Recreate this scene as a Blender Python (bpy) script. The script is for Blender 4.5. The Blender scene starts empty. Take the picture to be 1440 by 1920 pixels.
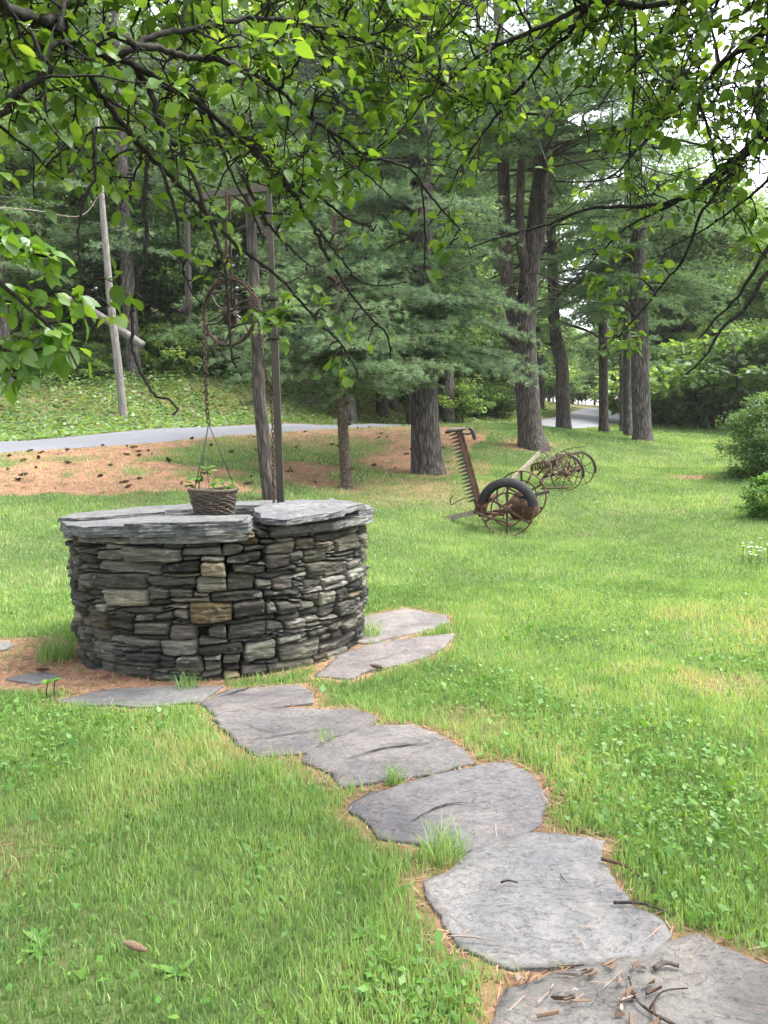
import bpy, math, random
import numpy as np
from mathutils import Matrix, Vector
C = bpy.context.scene
COL = C.collection
rng = np.random.default_rng(7)
random.seed(7)
PI = math.pi

# ---------------------------------------------------------------- camera
CAM_Z = 1.45; PITCH = 4.8; ROLL = -1.4; FPX = 1440.0
cam = bpy.data.cameras.new("camera"); camo = bpy.data.objects.new("camera", cam); COL.objects.link(camo)
cam.sensor_fit = 'VERTICAL'; cam.sensor_height = 24; cam.sensor_width = 18; cam.lens = 18.0
cam.clip_start = 0.05; cam.clip_end = 2000
RM = Matrix.Rotation(math.radians(90 - PITCH), 4, 'X') @ Matrix.Rotation(math.radians(ROLL), 4, 'Z')
camo.matrix_world = Matrix.Translation((0, 0, CAM_Z)) @ RM
C.camera = camo
R3 = np.array(RM.to_3x3())

# ---------------------------------------------------------------- light and exposure
SUN_EL, SUN_AZ = 62, 80
w = bpy.data.worlds.new("World"); C.world = w; w.use_nodes = True
nt = w.node_tree; nt.nodes.clear()
wo = nt.nodes.new("ShaderNodeOutputWorld"); bg = nt.nodes.new("ShaderNodeBackground"); sk = nt.nodes.new("ShaderNodeTexSky")
sk.sky_type = 'NISHITA'; sk.sun_disc = False; sk.sun_elevation = math.radians(SUN_EL); sk.sun_rotation = math.radians(SUN_AZ)
sk.air_density = 1.0; sk.dust_density = 4.0; sk.ozone_density = 1.0
bg.inputs[1].default_value = 0.15
hs = nt.nodes.new('ShaderNodeHueSaturation'); hs.inputs['Saturation'].default_value = 0.3
nt.links.new(sk.outputs[0], hs.inputs['Color']); nt.links.new(hs.outputs[0], bg.inputs[0]); nt.links.new(bg.outputs[0], wo.inputs[0])
sl = bpy.data.lights.new("sun", 'SUN'); sl.energy = 1.6; sl.angle = math.radians(28); sl.color = (1, 0.96, 0.88)
so = bpy.data.objects.new("sun", sl); COL.objects.link(so)
az = math.radians(SUN_AZ); el = math.radians(SUN_EL)
sd = Vector((math.sin(az) * math.cos(el), math.cos(az) * math.cos(el), math.sin(el)))
so.rotation_euler = sd.to_track_quat('Z', 'Y').to_euler()
C.view_settings.view_transform = 'Standard'; C.view_settings.look = 'None'
C.view_settings.exposure = 2.2; C.view_settings.gamma = 1.0; C.view_settings.use_curve_mapping = False
C.render.engine = 'CYCLES'
cy = C.cycles
cy.use_denoising = True
cy.max_bounces = 7; cy.diffuse_bounces = 4; cy.glossy_bounces = 2; cy.transmission_bounces = 5; cy.transparent_max_bounces = 4
cy.sample_clamp_indirect = 6
C.render.filter_size = 1.2

# ---------------------------------------------------------------- projection helpers
def P(px, py, d):
    """world point seen at photo pixel (px,py) at distance d in front of the camera"""
    v = R3 @ np.array([(px - 720) / FPX, (960 - py) / FPX, -1.0])
    return np.array([0, 0, CAM_Z]) + v * (d / v[1])
def Pz(px, py, z):
    v = R3 @ np.array([(px - 720) / FPX, (960 - py) / FPX, -1.0])
    return np.array([0, 0, CAM_Z]) + v * ((z - CAM_Z) / v[2])
def proj(X):
    """photo pixels of world points (n,3)"""
    L = (np.asarray(X) - np.array([0, 0, CAM_Z])) @ R3
    dz = np.where(L[:, 2] < -0.05, -L[:, 2], np.nan)
    return 720 + FPX * L[:, 0] / dz, 960 - FPX * L[:, 1] / dz

def unit(v): return v / (np.linalg.norm(v, axis=-1, keepdims=True) + 1e-9)
# ---------------------------------------------------------------- smooth noise on arrays
_perm = np.random.default_rng(3).random((64, 64))
def vnoise(x, y):
    xi = np.floor(x).astype(int); yi = np.floor(y).astype(int); fx = x - xi; fy = y - yi
    fx = fx * fx * (3 - 2 * fx); fy = fy * fy * (3 - 2 * fy)
    a = _perm[xi % 64, yi % 64]; b = _perm[(xi + 1) % 64, yi % 64]; c = _perm[xi % 64, (yi + 1) % 64]; d = _perm[(xi + 1) % 64, (yi + 1) % 64]
    return a * (1 - fx) * (1 - fy) + b * fx * (1 - fy) + c * (1 - fx) * fy + d * fx * fy
def fbm(x, y, n=4):
    s = 0; a = 0.5
    for k in range(n):
        s = s + a * vnoise(x * 2 ** k + 17.3 * k, y * 2 ** k + 9.1 * k); a *= 0.5
    return s / (1 - 0.5 ** n)

# ---------------------------------------------------------------- object helpers
def tag(o, label=None, cat=None, group=None, kind=None):
    if label: o['label'] = label
    if cat: o['category'] = cat
    if group: o['group'] = group
    if kind: o['kind'] = kind
    return o
def thing(name, label, cat, loc=(0, 0, 0), group=None):
    o = bpy.data.objects.new(name, None); COL.objects.link(o); o.empty_display_size = 0.1
    o.location = tuple(float(q) for q in loc)
    return tag(o, label, cat, group)
class MB:
    """collects arrays of vertices and faces; build() links them as one mesh object"""
    def __init__(s): s.V = []; s.F = {3: [], 4: []}; s.n = 0; s.A = []; s.K = []
    def add(s, V, F, rnd=0.5, col=None):
        V = np.asarray(V, float).reshape(-1, 3)
        for f in (F if isinstance(F, (list, tuple)) else [F]):
            f = np.asarray(f, int)
            if f.size: s.F[f.shape[1]].append(f + s.n)
        s.V.append(V); s.n += len(V)
        s.A.append(np.broadcast_to(np.asarray(rnd, float), (len(V),)).copy())
        s.K.append(np.broadcast_to(np.asarray((1, 1, 1) if col is None else col, float), (len(V), 3)).copy())
    def build(s, name, mat, parent=None, smooth=True):
        me = bpy.data.meshes.new(name)
        V = np.concatenate(s.V) if s.V else np.zeros((0, 3))
        o = bpy.data.objects.new(name, me); COL.objects.link(o)
        if parent is not None:
            o.parent = parent; V = V - np.array(parent_world(parent))
        q = np.concatenate(s.F[4]) if s.F[4] else np.zeros((0, 4), int)
        t = np.concatenate(s.F[3]) if s.F[3] else np.zeros((0, 3), int)
        me.vertices.add(len(V)); me.vertices.foreach_set("co", V.astype(np.float32).ravel())
        me.loops.add(q.size + t.size); me.loops.foreach_set("vertex_index", np.concatenate([q.ravel(), t.ravel()]).astype(np.int32))
        me.polygons.add(len(q) + len(t))
        st = np.concatenate([np.arange(len(q)) * 4, q.size + np.arange(len(t)) * 3]).astype(np.int32)
        me.polygons.foreach_set("loop_start", st)
        me.polygons.foreach_set("use_smooth", np.full(len(st), smooth))
        a = me.attributes.new("rnd", 'FLOAT', 'POINT'); a.data.foreach_set("value", np.concatenate(s.A).astype(np.float32))
        k = np.concatenate(s.K); k = np.concatenate([k, np.ones((len(k), 1))], 1)
        a = me.attributes.new("col", 'FLOAT_COLOR', 'POINT'); a.data.foreach_set("color", k.astype(np.float32).ravel())
        me.update(calc_edges=True); me.validate()
        me.materials.append(mat)
        return o
def parent_world(o):
    L = Vector((0, 0, 0))
    while o is not None: L = L + o.location; o = o.parent
    return L
def tube(pts, rad, sides=6, cap=True, wob=0.0):
    P_ = np.asarray(pts, float); n = len(P_); r = np.broadcast_to(np.asarray(rad, float), (n,))
    T = np.gradient(P_, axis=0); T /= np.linalg.norm(T, axis=1)[:, None] + 1e-9
    u = np.cross(T[0], [0, 0, 1.0]);
    if np.linalg.norm(u) < 0.1: u = np.cross(T[0], [1.0, 0, 0])
    U = np.zeros((n, 3))
    for i in range(n):
        u = u - T[i] * np.dot(u, T[i]); u /= np.linalg.norm(u) + 1e-9; U[i] = u
    W = np.cross(T, U); a = np.arange(sides) * 2 * PI / sides
    rr = r[:, None] * (1 + (wob * (rng.random((n, sides)) - 0.5) if wob else 0))
    V = P_[:, None] + rr[..., None] * (np.cos(a)[None, :, None] * U[:, None] + np.sin(a)[None, :, None] * W[:, None])
    V = V.reshape(-1, 3)
    i = np.arange(n - 1)[:, None] * sides; j = np.arange(sides)[None]; jn = (j + 1) % sides
    F = [np.stack([i + j, i + jn, i + sides + jn, i + sides + j], -1).reshape(-1, 4)]
    if cap:
        V = np.concatenate([V, P_[:1], P_[-1:]]); k = n * sides
        F.append(np.concatenate([np.stack([(j + 1)[0] % sides, j[0], np.full(sides, k)], 1),
                                 np.stack([(n - 1) * sides + j[0], (n - 1) * sides + jn[0], np.full(sides, k + 1)], 1)]))
    return V, F
def smooth_path(pts, n):
    P_ = np.asarray(pts, float); k = len(P_)
    if k < 3:
        t = np.linspace(0, 1, n)[:, None]; return P_[0] * (1 - t) + P_[-1] * t
    E = np.concatenate([[2 * P_[0] - P_[1]], P_, [2 * P_[-1] - P_[-2]]])
    u = np.linspace(0, k - 1 - 1e-6, n); i = u.astype(int); t = (u - i)[:, None]
    a, b, c, d = E[i], E[i + 1], E[i + 2], E[i + 3]
    return 0.5 * (2 * b + (c - a) * t + (2 * a - 5 * b + 4 * c - d) * t ** 2 + (3 * b - a - 3 * c + d) * t ** 3)
def box(c, ax, ay, az_):
    """box from centre and three half-axis vectors"""
    c, ax, ay, az_ = (np.asarray(q, float) for q in (c, ax, ay, az_))
    V = np.array([c + i * ax + j * ay + k * az_ for k in (-1, 1) for j in (-1, 1) for i in (-1, 1)])
    F = np.array([[0, 2, 3, 1], [4, 5, 7, 6], [0, 1, 5, 4], [2, 6, 7, 3], [0, 4, 6, 2], [1, 3, 7, 5]])
    return V, F
def bar(a, b, w_, t_, up=(0, 0, 1)):
    """flat bar from a to b: width w_ along up-ish, thickness t_"""
    a = np.asarray(a, float); b = np.asarray(b, float); d = b - a; L = np.linalg.norm(d); d = d / L
    u = np.asarray(up, float); u = u - d * np.dot(u, d); u /= np.linalg.norm(u) + 1e-9; s = np.cross(d, u)
    return box((a + b) / 2, d * L / 2, u * w_ / 2, s * t_ / 2)
def ring(c, r, n, rt, axis, sides=6, a0=0, a1=2 * PI, seg=36):
    """torus or arc of radius r, tube radius rt round axis"""
    axis = np.asarray(axis, float); axis /= np.linalg.norm(axis)
    u = np.cross(axis, [0, 0, 1.0]); u /= np.linalg.norm(u); v = np.cross(u, axis) * 1.0
    v = v if v[2] > 0 else -v
    full = abs(a1 - a0 - 2 * PI) < 1e-6
    t = np.linspace(a0, a1, seg + 1)
    return tube(np.asarray(c) + r * (np.cos(t)[:, None] * u + np.sin(t)[:, None] * v), rt, sides, cap=not full)
def rand_unit(n): return unit(rng.normal(size=(n, 3)))

# leaf blades: n leaves with positions, directions, normals
_T = np.array([0.0, 0.14, 0.36, 0.62, 0.84, 1.0]); _W = np.array([0, 0.30, 0.48, 0.44, 0.23, 0.0])
def leaves(mb, pos, d, nrm, L, wid=0.62, fold=0.25, curl=0.25, rnd=None):
    n = len(pos)
    d = unit(d); nrm = unit(nrm - d * (nrm * d).sum(1, keepdims=True)); s = np.cross(d, nrm)
    L = np.broadcast_to(np.asarray(L, float), (n,))[:, None, None]
    curl = (np.broadcast_to(np.asarray(curl, float), (n,)) * rng.uniform(0.2, 1.6, n))[:, None, None]
    fold = (fold * rng.uniform(-0.2, 1.8, n))[:, None, None]
    t = _T[None, :, None]; wv = _W[None, :, None] * wid
    mid = pos[:, None] + L * (t * d[:, None] - curl * t ** 2 * nrm[:, None])
    wig = rng.normal(0, 0.04, (n, 6, 1))
    lf = mid + L * (wv * s[:, None] + (wv * fold + wv * wig) * nrm[:, None])
    rt = mid + L * (-wv * s[:, None] + (wv * fold - wv * wig) * nrm[:, None])
    V = np.concatenate([mid, lf[:, 1:5], rt[:, 1:5]], 1)            # 6 + 4 + 4
    quad = []; tri = []
    for o_, sg in ((6, 0), (10, 1)):
        f = [[0, 1, o_], [4, 5, o_ + 3]]; q = [[1, 2, o_ + 1, o_], [2, 3, o_ + 2, o_ + 1], [3, 4, o_ + 3, o_ + 2]]
        if sg: f = [x[::-1] for x in f]; q = [x[::-1] for x in q]
        f[1] = [4, 5, o_ + 3] if not sg else [o_ + 3, 5, 4]
        tri += f; quad += q
    base = (np.arange(n) * 14)[:, None, None]
    r = rng.random(n) if rnd is None else rnd
    mb.add(V.reshape(-1, 3), [(np.array(quad)[None] + base).reshape(-1, 4), (np.array(tri)[None] + base).reshape(-1, 3)], np.repeat(r, 14))
def cards(mb, pos, d, nrm, L, wid, rnd):
    """small pointed leaf faces (4 corners) for distant foliage"""
    n = len(pos); d = unit(d); nrm = unit(nrm - d * (nrm * d).sum(1, keepdims=True)); s = np.cross(d, nrm)
    L = np.broadcast_to(np.asarray(L, float), (n,))[:, None]
    V = np.stack([pos, pos + L * (0.45 * d + wid * s) + L * 0.08 * nrm, pos + L * d, pos + L * (0.45 * d - wid * s) + L * 0.08 * nrm], 1)
    mb.add(V.reshape(-1, 3), np.arange(4 * n).reshape(-1, 4), np.repeat(rnd, 4))
def needles(mb, pos, d, k, L, wd, spread, rnd, spr=0.0):
    """k needles (thin triangles) at every tuft"""
    n = len(pos); p = np.repeat(pos, k, 0); dd = np.repeat(unit(d), k, 0)
    v = unit(dd + spread * rand_unit(n * k)); s = unit(np.cross(v, rand_unit(n * k)))
    ln = (L * rng.uniform(0.6, 1.15, n * k))[:, None]
    if spr: p = p - dd * (rng.random(n * k) * spr)[:, None]
    tip = p + v * ln; tip[:, 2] -= ln[:, 0] * 0.18
    V = np.stack([p - s * wd / 2, p + s * wd / 2, tip], 1)
    mb.add(V.reshape(-1, 3), np.arange(3 * n * k).reshape(-1, 3), np.repeat(np.repeat(rnd, k) * 0.75 + 0.25 * rng.random(n * k), 3))

# ---------------------------------------------------------------- materials
def mat(name):
    m = bpy.data.materials.new(name); m.use_nodes = True; m.node_tree.nodes.clear()
    N = m.node_tree.nodes; L = m.node_tree.links
    out = N.new("ShaderNodeOutputMaterial")
    return m, N, L, out
def ramp(N, stops):
    r = N.new("ShaderNodeValToRGB"); e = r.color_ramp.elements
    while len(e) < len(stops): e.new(0.5)
    for x, (p, c) in zip(e, stops): x.position = p; x.color = (*c, 1) if len(c) == 3 else c
    return r
def noise(N, L, scale, detail=6, rough=0.6, vec=None, dist=0.0):
    n = N.new("ShaderNodeTexNoise"); n.inputs["Scale"].default_value = scale; n.inputs["Detail"].default_value = detail
    n.inputs["Roughness"].default_value = rough; n.inputs["Distortion"].default_value = dist
    if vec is not None: L.new(vec, n.inputs["Vector"])
    return n
def mixc(N, L, fac, a, b, mode='MIX'):
    m = N.new("ShaderNodeMix"); m.data_type = 'RGBA'; m.blend_type = mode
    for s, v in ((0, fac), (6, a), (7, b)):
        if hasattr(v, "links") or hasattr(v, "is_linked"): L.new(v, m.inputs[s])
        else: m.inputs[s].default_value = v if s == 0 else (*v, 1)
    return m.outputs[2]
def mapping(N, L, scale, kind="Object", src=None):
    t = N.new("ShaderNodeTexCoord"); mp = N.new("ShaderNodeMapping"); mp.inputs["Scale"].default_value = scale
    L.new(t.outputs[kind] if src is None else src, mp.inputs["Vector"]); return mp.outputs[0]
def geo_pos(N): return N.new("ShaderNodeNewGeometry").outputs["Position"]
def attr(N, name): a = N.new("ShaderNodeAttribute"); a.attribute_name = name; return a
def leaf_mat(name, stops, transl=0.45, gloss=0.06, tint=(1.25, 1.2, 0.5), rough=0.45, objvar=0.0):
    m, N, L, out = mat(name)
    r = ramp(N, stops); L.new(attr(N, "rnd").outputs["Fac"], r.inputs[0])
    c = r.outputs[0]
    if objvar:
        oi = N.new("ShaderNodeObjectInfo"); r2 = ramp(N, [(0, (1 - objvar,) * 3), (0.5, (1, 1, 1)), (1, (1 + objvar * 1.3, 1 + objvar, 1 - 0.3 * objvar))])
        L.new(oi.outputs["Random"], r2.inputs[0]); c = mixc(N, L, 1.0, c, r2.outputs[0], 'MULTIPLY')
    d = N.new("ShaderNodeBsdfDiffuse"); L.new(c, d.inputs[0])
    t = N.new("ShaderNodeBsdfTranslucent"); L.new(mixc(N, L, 1.0, c, tint, 'MULTIPLY'), t.inputs[0])
    mx = N.new("ShaderNodeMixShader"); mx.inputs[0].default_value = transl; L.new(d.outputs[0], mx.inputs[1]); L.new(t.outputs[0], mx.inputs[2])
    g = N.new("ShaderNodeBsdfGlossy"); g.inputs["Roughness"].default_value = rough; g.inputs[0].default_value = (0.9, 0.95, 1, 1)
    m2 = N.new("ShaderNodeMixShader"); m2.inputs[0].default_value = gloss; L.new(mx.outputs[0], m2.inputs[1]); L.new(g.outputs[0], m2.inputs[2])
    L.new(m2.outputs[0], out.inputs[0]); return m
def surf(name, build, rough=0.85, bump=0.5, bdist=0.02, metallic=0.0, spec=0.3):
    m, N, L, out = mat(name)
    b = N.new("ShaderNodeBsdfPrincipled"); b.inputs["Roughness"].default_value = rough; b.inputs["Metallic"].default_value = metallic
    b.inputs["Specular IOR Level"].default_value = spec
    c, h = build(N, L); L.new(c, b.inputs["Base Color"])
    if h is not None:
        bp = N.new("ShaderNodeBump"); bp.inputs["Strength"].default_value = bump; bp.inputs["Distance"].default_value = bdist
        L.new(h, bp.inputs["Height"]); L.new(bp.outputs[0], b.inputs["Normal"])
    L.new(b.outputs[0], out.inputs[0]); return m
def bark_build(c0, c1, c2, sc=(9, 9, 1.6), lichen=0.0):
    def f(N, L):
        v = mapping(N, L, sc)
        vo = N.new("ShaderNodeTexVoronoi"); vo.feature = 'DISTANCE_TO_EDGE'; vo.inputs["Scale"].default_value = 1.6
        nz = noise(N, L, 1.5, 8, 0.65, v); mx = N.new("ShaderNodeVectorMath"); mx.operation = 'MULTIPLY_ADD'
        L.new(nz.outputs["Color"], mx.inputs[0]); mx.inputs[1].default_value = (1.3, 1.3, 1.3); L.new(v, mx.inputs[2]); L.new(mx.outputs[0], vo.inputs["Vector"])
        r = ramp(N, [(0.02, c0), (0.22, c1), (0.6, c2)]); L.new(vo.outputs["Distance"], r.inputs[0])
        n2 = noise(N, L, 14, 6, 0.7); r2 = ramp(N, [(0.3, (0.75, 0.75, 0.75)), (0.7, (1.25, 1.22, 1.2))]); L.new(n2.outputs["Fac"], r2.inputs[0])
        c = mixc(N, L, 1.0, r.outputs[0], r2.outputs[0], 'MULTIPLY')
        if lichen:
            n3 = noise(N, L, 5, 8, 0.75); r3 = ramp(N, [(0.62, (0, 0, 0)), (0.70, (lichen,) * 3)]); L.new(n3.outputs["Fac"], r3.inputs[0])
            c = mixc(N, L, r3.outputs[0], c, (0.34, 0.36, 0.32))
        return c, vo.outputs["Distance"]
    return f
M = {}
M['pine_bark'] = surf("pine bark", bark_build((0.035, 0.03, 0.028), (0.13, 0.115, 0.11), (0.22, 0.2, 0.195), lichen=0.6), bump=1.0, bdist=0.05)
M['dark_bark'] = surf("dark bark", bark_build((0.03, 0.025, 0.022), (0.09, 0.075, 0.068), (0.15, 0.125, 0.11), lichen=0.4), bump=0.9, bdist=0.04)
M['young_bark'] = surf("young bark", bark_build((0.05, 0.04, 0.03), (0.12, 0.09, 0.07), (0.2, 0.15, 0.12), (6, 6, 9)), bump=0.5, bdist=0.015)
M['apple_bark'] = surf("apple bark", bark_build((0.008, 0.007, 0.006), (0.022, 0.018, 0.015), (0.05, 0.042, 0.036), (40, 40, 18), lichen=0.25), bump=0.6, bdist=0.004)
M['pale_bark'] = surf("pale bark", bark_build((0.13, 0.12, 0.11), (0.22, 0.205, 0.195), (0.31, 0.295, 0.28), (14, 14, 1.2)), bump=0.2, bdist=0.01)
M['apple_leaf'] = leaf_mat("apple leaf", [(0, (0.04, 0.09, 0.015)), (0.5, (0.085, 0.165, 0.026)), (0.85, (0.14, 0.235, 0.04)), (1, (0.2, 0.29, 0.06))], 0.55, 0.025, (1.4, 1.3, 0.5))
M['bright_leaf'] = leaf_mat("bright leaf", [(0, (0.05, 0.12, 0.018)), (0.6, (0.10, 0.20, 0.03)), (1, (0.18, 0.28, 0.055))], 0.5, 0.03, (1.5, 1.4, 0.5), 0.4)
M['pine_needle'] = leaf_mat("pine needles", [(0, (0.075, 0.13, 0.062)), (0.5, (0.15, 0.24, 0.125)), (1, (0.25, 0.36, 0.20))], 0.45, 0.025, (1.1, 1.15, 0.8), 0.5, 0.15)
M['wood_leaf'] = leaf_mat("woodland leaf", [(0, (0.06, 0.12, 0.035)), (0.5, (0.125, 0.215, 0.065)), (1, (0.22, 0.33, 0.11))], 0.5, 0.03, (1.25, 1.2, 0.6), 0.5, 0.22)
M['dead_needle'] = leaf_mat("dead needles", [(0, (0.22, 0.13, 0.06)), (1, (0.4, 0.25, 0.12))], 0.3, 0.03, (1, 1, 1))
M['grass'] = leaf_mat("grass blades", [(0, (0.08, 0.17, 0.048)), (0.45, (0.19, 0.325, 0.095)), (0.8, (0.30, 0.43, 0.155)), (0.93, (0.37, 0.46, 0.19)), (1, (0.44, 0.38, 0.21))], 0.42, 0.03, (1.25, 1.2, 0.55))
M['herb'] = leaf_mat("herb leaves", [(0, (0.05, 0.13, 0.022)), (0.6, (0.10, 0.22, 0.04)), (1, (0.17, 0.28, 0.06))], 0.4, 0.02, (1.25, 1.2, 0.5))
M['white_petal'] = leaf_mat("white petals", [(0, (0.7, 0.7, 0.68)), (1, (0.85, 0.85, 0.82))], 0.3, 0.02, (1, 1, 1))

def stone_build(scale, lich=0.5, grain=(1.2, 1.2, 14)):
    def f(N, L):
        a = attr(N, "col").outputs["Color"]
        v = mapping(N, L, grain); n1 = noise(N, L, scale, 9, 0.7, v)
        r = ramp(N, [(0.28, (0.3, 0.3, 0.31)), (0.5, (0.95, 0.95, 0.95)), (0.7, (1.9, 1.86, 1.75))]); L.new(n1.outputs["Fac"], r.inputs[0])
        c = mixc(N, L, 1.0, a, r.outputs[0], 'MULTIPLY')
        n0 = noise(N, L, 4, 5, 0.6); r0 = ramp(N, [(0.35, (0.65, 0.66, 0.7)), (0.65, (1.2, 1.17, 1.05))]); L.new(n0.outputs["Fac"], r0.inputs[0])
        c = mixc(N, L, 1.0, c, r0.outputs[0], 'MULTIPLY')
        if lich:
            n2 = noise(N, L, 22, 8, 0.7); r2 = ramp(N, [(0.585, (0, 0, 0)), (0.66, (lich,) * 3)]); L.new(n2.outputs["Fac"], r2.inputs[0])
            c = mixc(N, L, r2.outputs[0], c, (0.36, 0.37, 0.34))
        n3 = noise(N, L, scale * 3, 10, 0.75, v)
        ad = N.new("ShaderNodeMath"); ad.operation = 'ADD'; L.new(n1.outputs["Fac"], ad.inputs[0]); L.new(n3.outputs["Fac"], ad.inputs[1])
        return c, ad.outputs[0]
    return f
M['well_stone'] = surf("dry laid schist", stone_build(7, 0.8), 0.9, 1.0, 0.03)
M['cap_stone'] = surf("cap schist", stone_build(9, 0.35, (3, 3, 9)), 0.62, 0.8, 0.014, spec=0.5)
def flag_build(N, L):
    a = attr(N, "col").outputs["Color"]; p = geo_pos(N)
    n1 = noise(N, L, 2.0, 9, 0.66, p, 0.8); r = ramp(N, [(0.3, (0.6, 0.61, 0.63)), (0.5, (1, 1, 1)), (0.7, (1.4, 1.37, 1.3))]); L.new(n1.outputs["Fac"], r.inputs[0])
    c = mixc(N, L, 1.0, a, r.outputs[0], 'MULTIPLY')
    n2 = noise(N, L, 45, 10, 0.8, p); r2 = ramp(N, [(0.35, (0.62, 0.62, 0.63)), (0.5, (1, 1, 1)), (0.65, (1.3, 1.3, 1.26))]); L.new(n2.outputs["Fac"], r2.inputs[0])
    c = mixc(N, L, 1.0, c, r2.outputs[0], 'MULTIPLY')
    v = mapping(N, L, (1.6, 3.4, 1), src=p); n6 = noise(N, L, 1.7, 9, 0.62, v, 0.5)         # split layers: plateaus with sharp steps
    st = ramp(N, [(0.40, (0, 0, 0)), (0.41, (0.33,) * 3), (0.49, (0.36,) * 3), (0.497, (0.66,) * 3), (0.58, (0.68,) * 3), (0.586, (1, 1, 1))]); L.new(n6.outputs["Fac"], st.inputs[0])
    r6 = ramp(N, [(0.0, (0.9, 0.9, 0.92)), (0.5, (1.0, 1.0, 1.0)), (1.0, (1.12, 1.1, 1.06))]); L.new(st.outputs[0], r6.inputs[0]); c = mixc(N, L, 1.0, c, r6.outputs[0], 'MULTIPLY')
    n3 = noise(N, L, 6, 8, 0.75, p); r3 = ramp(N, [(0.62, (0, 0, 0)), (0.74, (0.55,) * 3)]); L.new(n3.outputs["Fac"], r3.inputs[0])
    c = mixc(N, L, r3.outputs[0], c, (0.17, 0.125, 0.09)); c = mixc(N, L, 1.0, c, (0.95, 0.93, 0.915), 'MULTIPLY')
    n7 = noise(N, L, 70, 4, 0.6, p); r7 = ramp(N, [(0.27, (0.35,) * 3), (0.33, (1, 1, 1))]); L.new(n7.outputs["Fac"], r7.inputs[0]); c = mixc(N, L, 1.0, c, r7.outputs[0], 'MULTIPLY')
    m1 = N.new("ShaderNodeMath"); m1.operation = 'MULTIPLY_ADD'; L.new(st.outputs[0], m1.inputs[0]); m1.inputs[1].default_value = 1.1; L.new(n1.outputs["Fac"], m1.inputs[2])
    m2 = N.new("ShaderNodeMath"); m2.operation = 'MULTIPLY_ADD'; L.new(n2.outputs["Fac"], m2.inputs[0]); m2.inputs[1].default_value = 0.7; L.new(m1.outputs[0], m2.inputs[2])
    return c, m2.outputs[0]
M['flag'] = surf("flagstone", flag_build, 0.8, 0.9, 0.012, spec=0.35)
def road_build(N, L):
    p = geo_pos(N); n = noise(N, L, 0.6, 6, 0.6, p); r = ramp(N, [(0.3, (0.118, 0.122, 0.138)), (0.7, (0.15, 0.155, 0.172))]); L.new(n.outputs["Fac"], r.inputs[0])
    n2 = noise(N, L, 60, 3, 0.6, p); return r.outputs[0], n2.outputs["Fac"]
M['road'] = surf("worn asphalt", road_build, 0.65, 0.25, 0.01, spec=0.5)
def metal_build(c0, c1, c2, sc):
    def f(N, L):
        n = noise(N, L, sc, 8, 0.7); r = ramp(N, [(0.3, c0), (0.5, c1), (0.72, c2)]); L.new(n.outputs["Fac"], r.inputs[0]); return r.outputs[0], n.outputs["Fac"]
    return f
M['rust'] = surf("rusty iron", metal_build((0.03, 0.017, 0.012), (0.075, 0.038, 0.025), (0.15, 0.085, 0.055), 12), 0.85, 0.4, 0.006)
M['dark_iron'] = surf("dark iron", metal_build((0.018, 0.017, 0.018), (0.035, 0.03, 0.03), (0.09, 0.06, 0.045), 14), 0.6, 0.3, 0.004)
M['post_paint'] = surf("weathered post paint", metal_build((0.035, 0.03, 0.025), (0.055, 0.048, 0.04), (0.085, 0.06, 0.045), 9), 0.55, 0.2, 0.003, 0.1)
M['old_wood'] = surf("old grey wood", metal_build((0.12, 0.09, 0.07), (0.24, 0.2, 0.17), (0.38, 0.34, 0.3), 11), 0.9, 0.5, 0.006)
M['chain_iron'] = surf("dark rusty chain", metal_build((0.02, 0.013, 0.01), (0.05, 0.03, 0.022), (0.10, 0.06, 0.04), 25), 0.8, 0.3, 0.004)
M['rubber'] = surf("black rubber", metal_build((0.006, 0.006, 0.007), (0.012, 0.012, 0.014), (0.03, 0.03, 0.032), 10), 0.75, 0.2, 0.004)
M['wicker'] = surf("weathered wicker", metal_build((0.03, 0.024, 0.018), (0.085, 0.068, 0.052), (0.18, 0.155, 0.125), 40), 0.9, 0.5, 0.004)
M['cone'] = surf("pine cone", metal_build((0.03, 0.018, 0.012), (0.07, 0.04, 0.028), (0.12, 0.075, 0.05), 30), 0.9, 0.4, 0.004)
M['litter'] = leaf_mat("fallen needles", [(0, (0.13, 0.07, 0.045)), (0.5, (0.26, 0.15, 0.1)), (1, (0.42, 0.29, 0.19))], 0.1, 0.03, (1, 1, 1))
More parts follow.
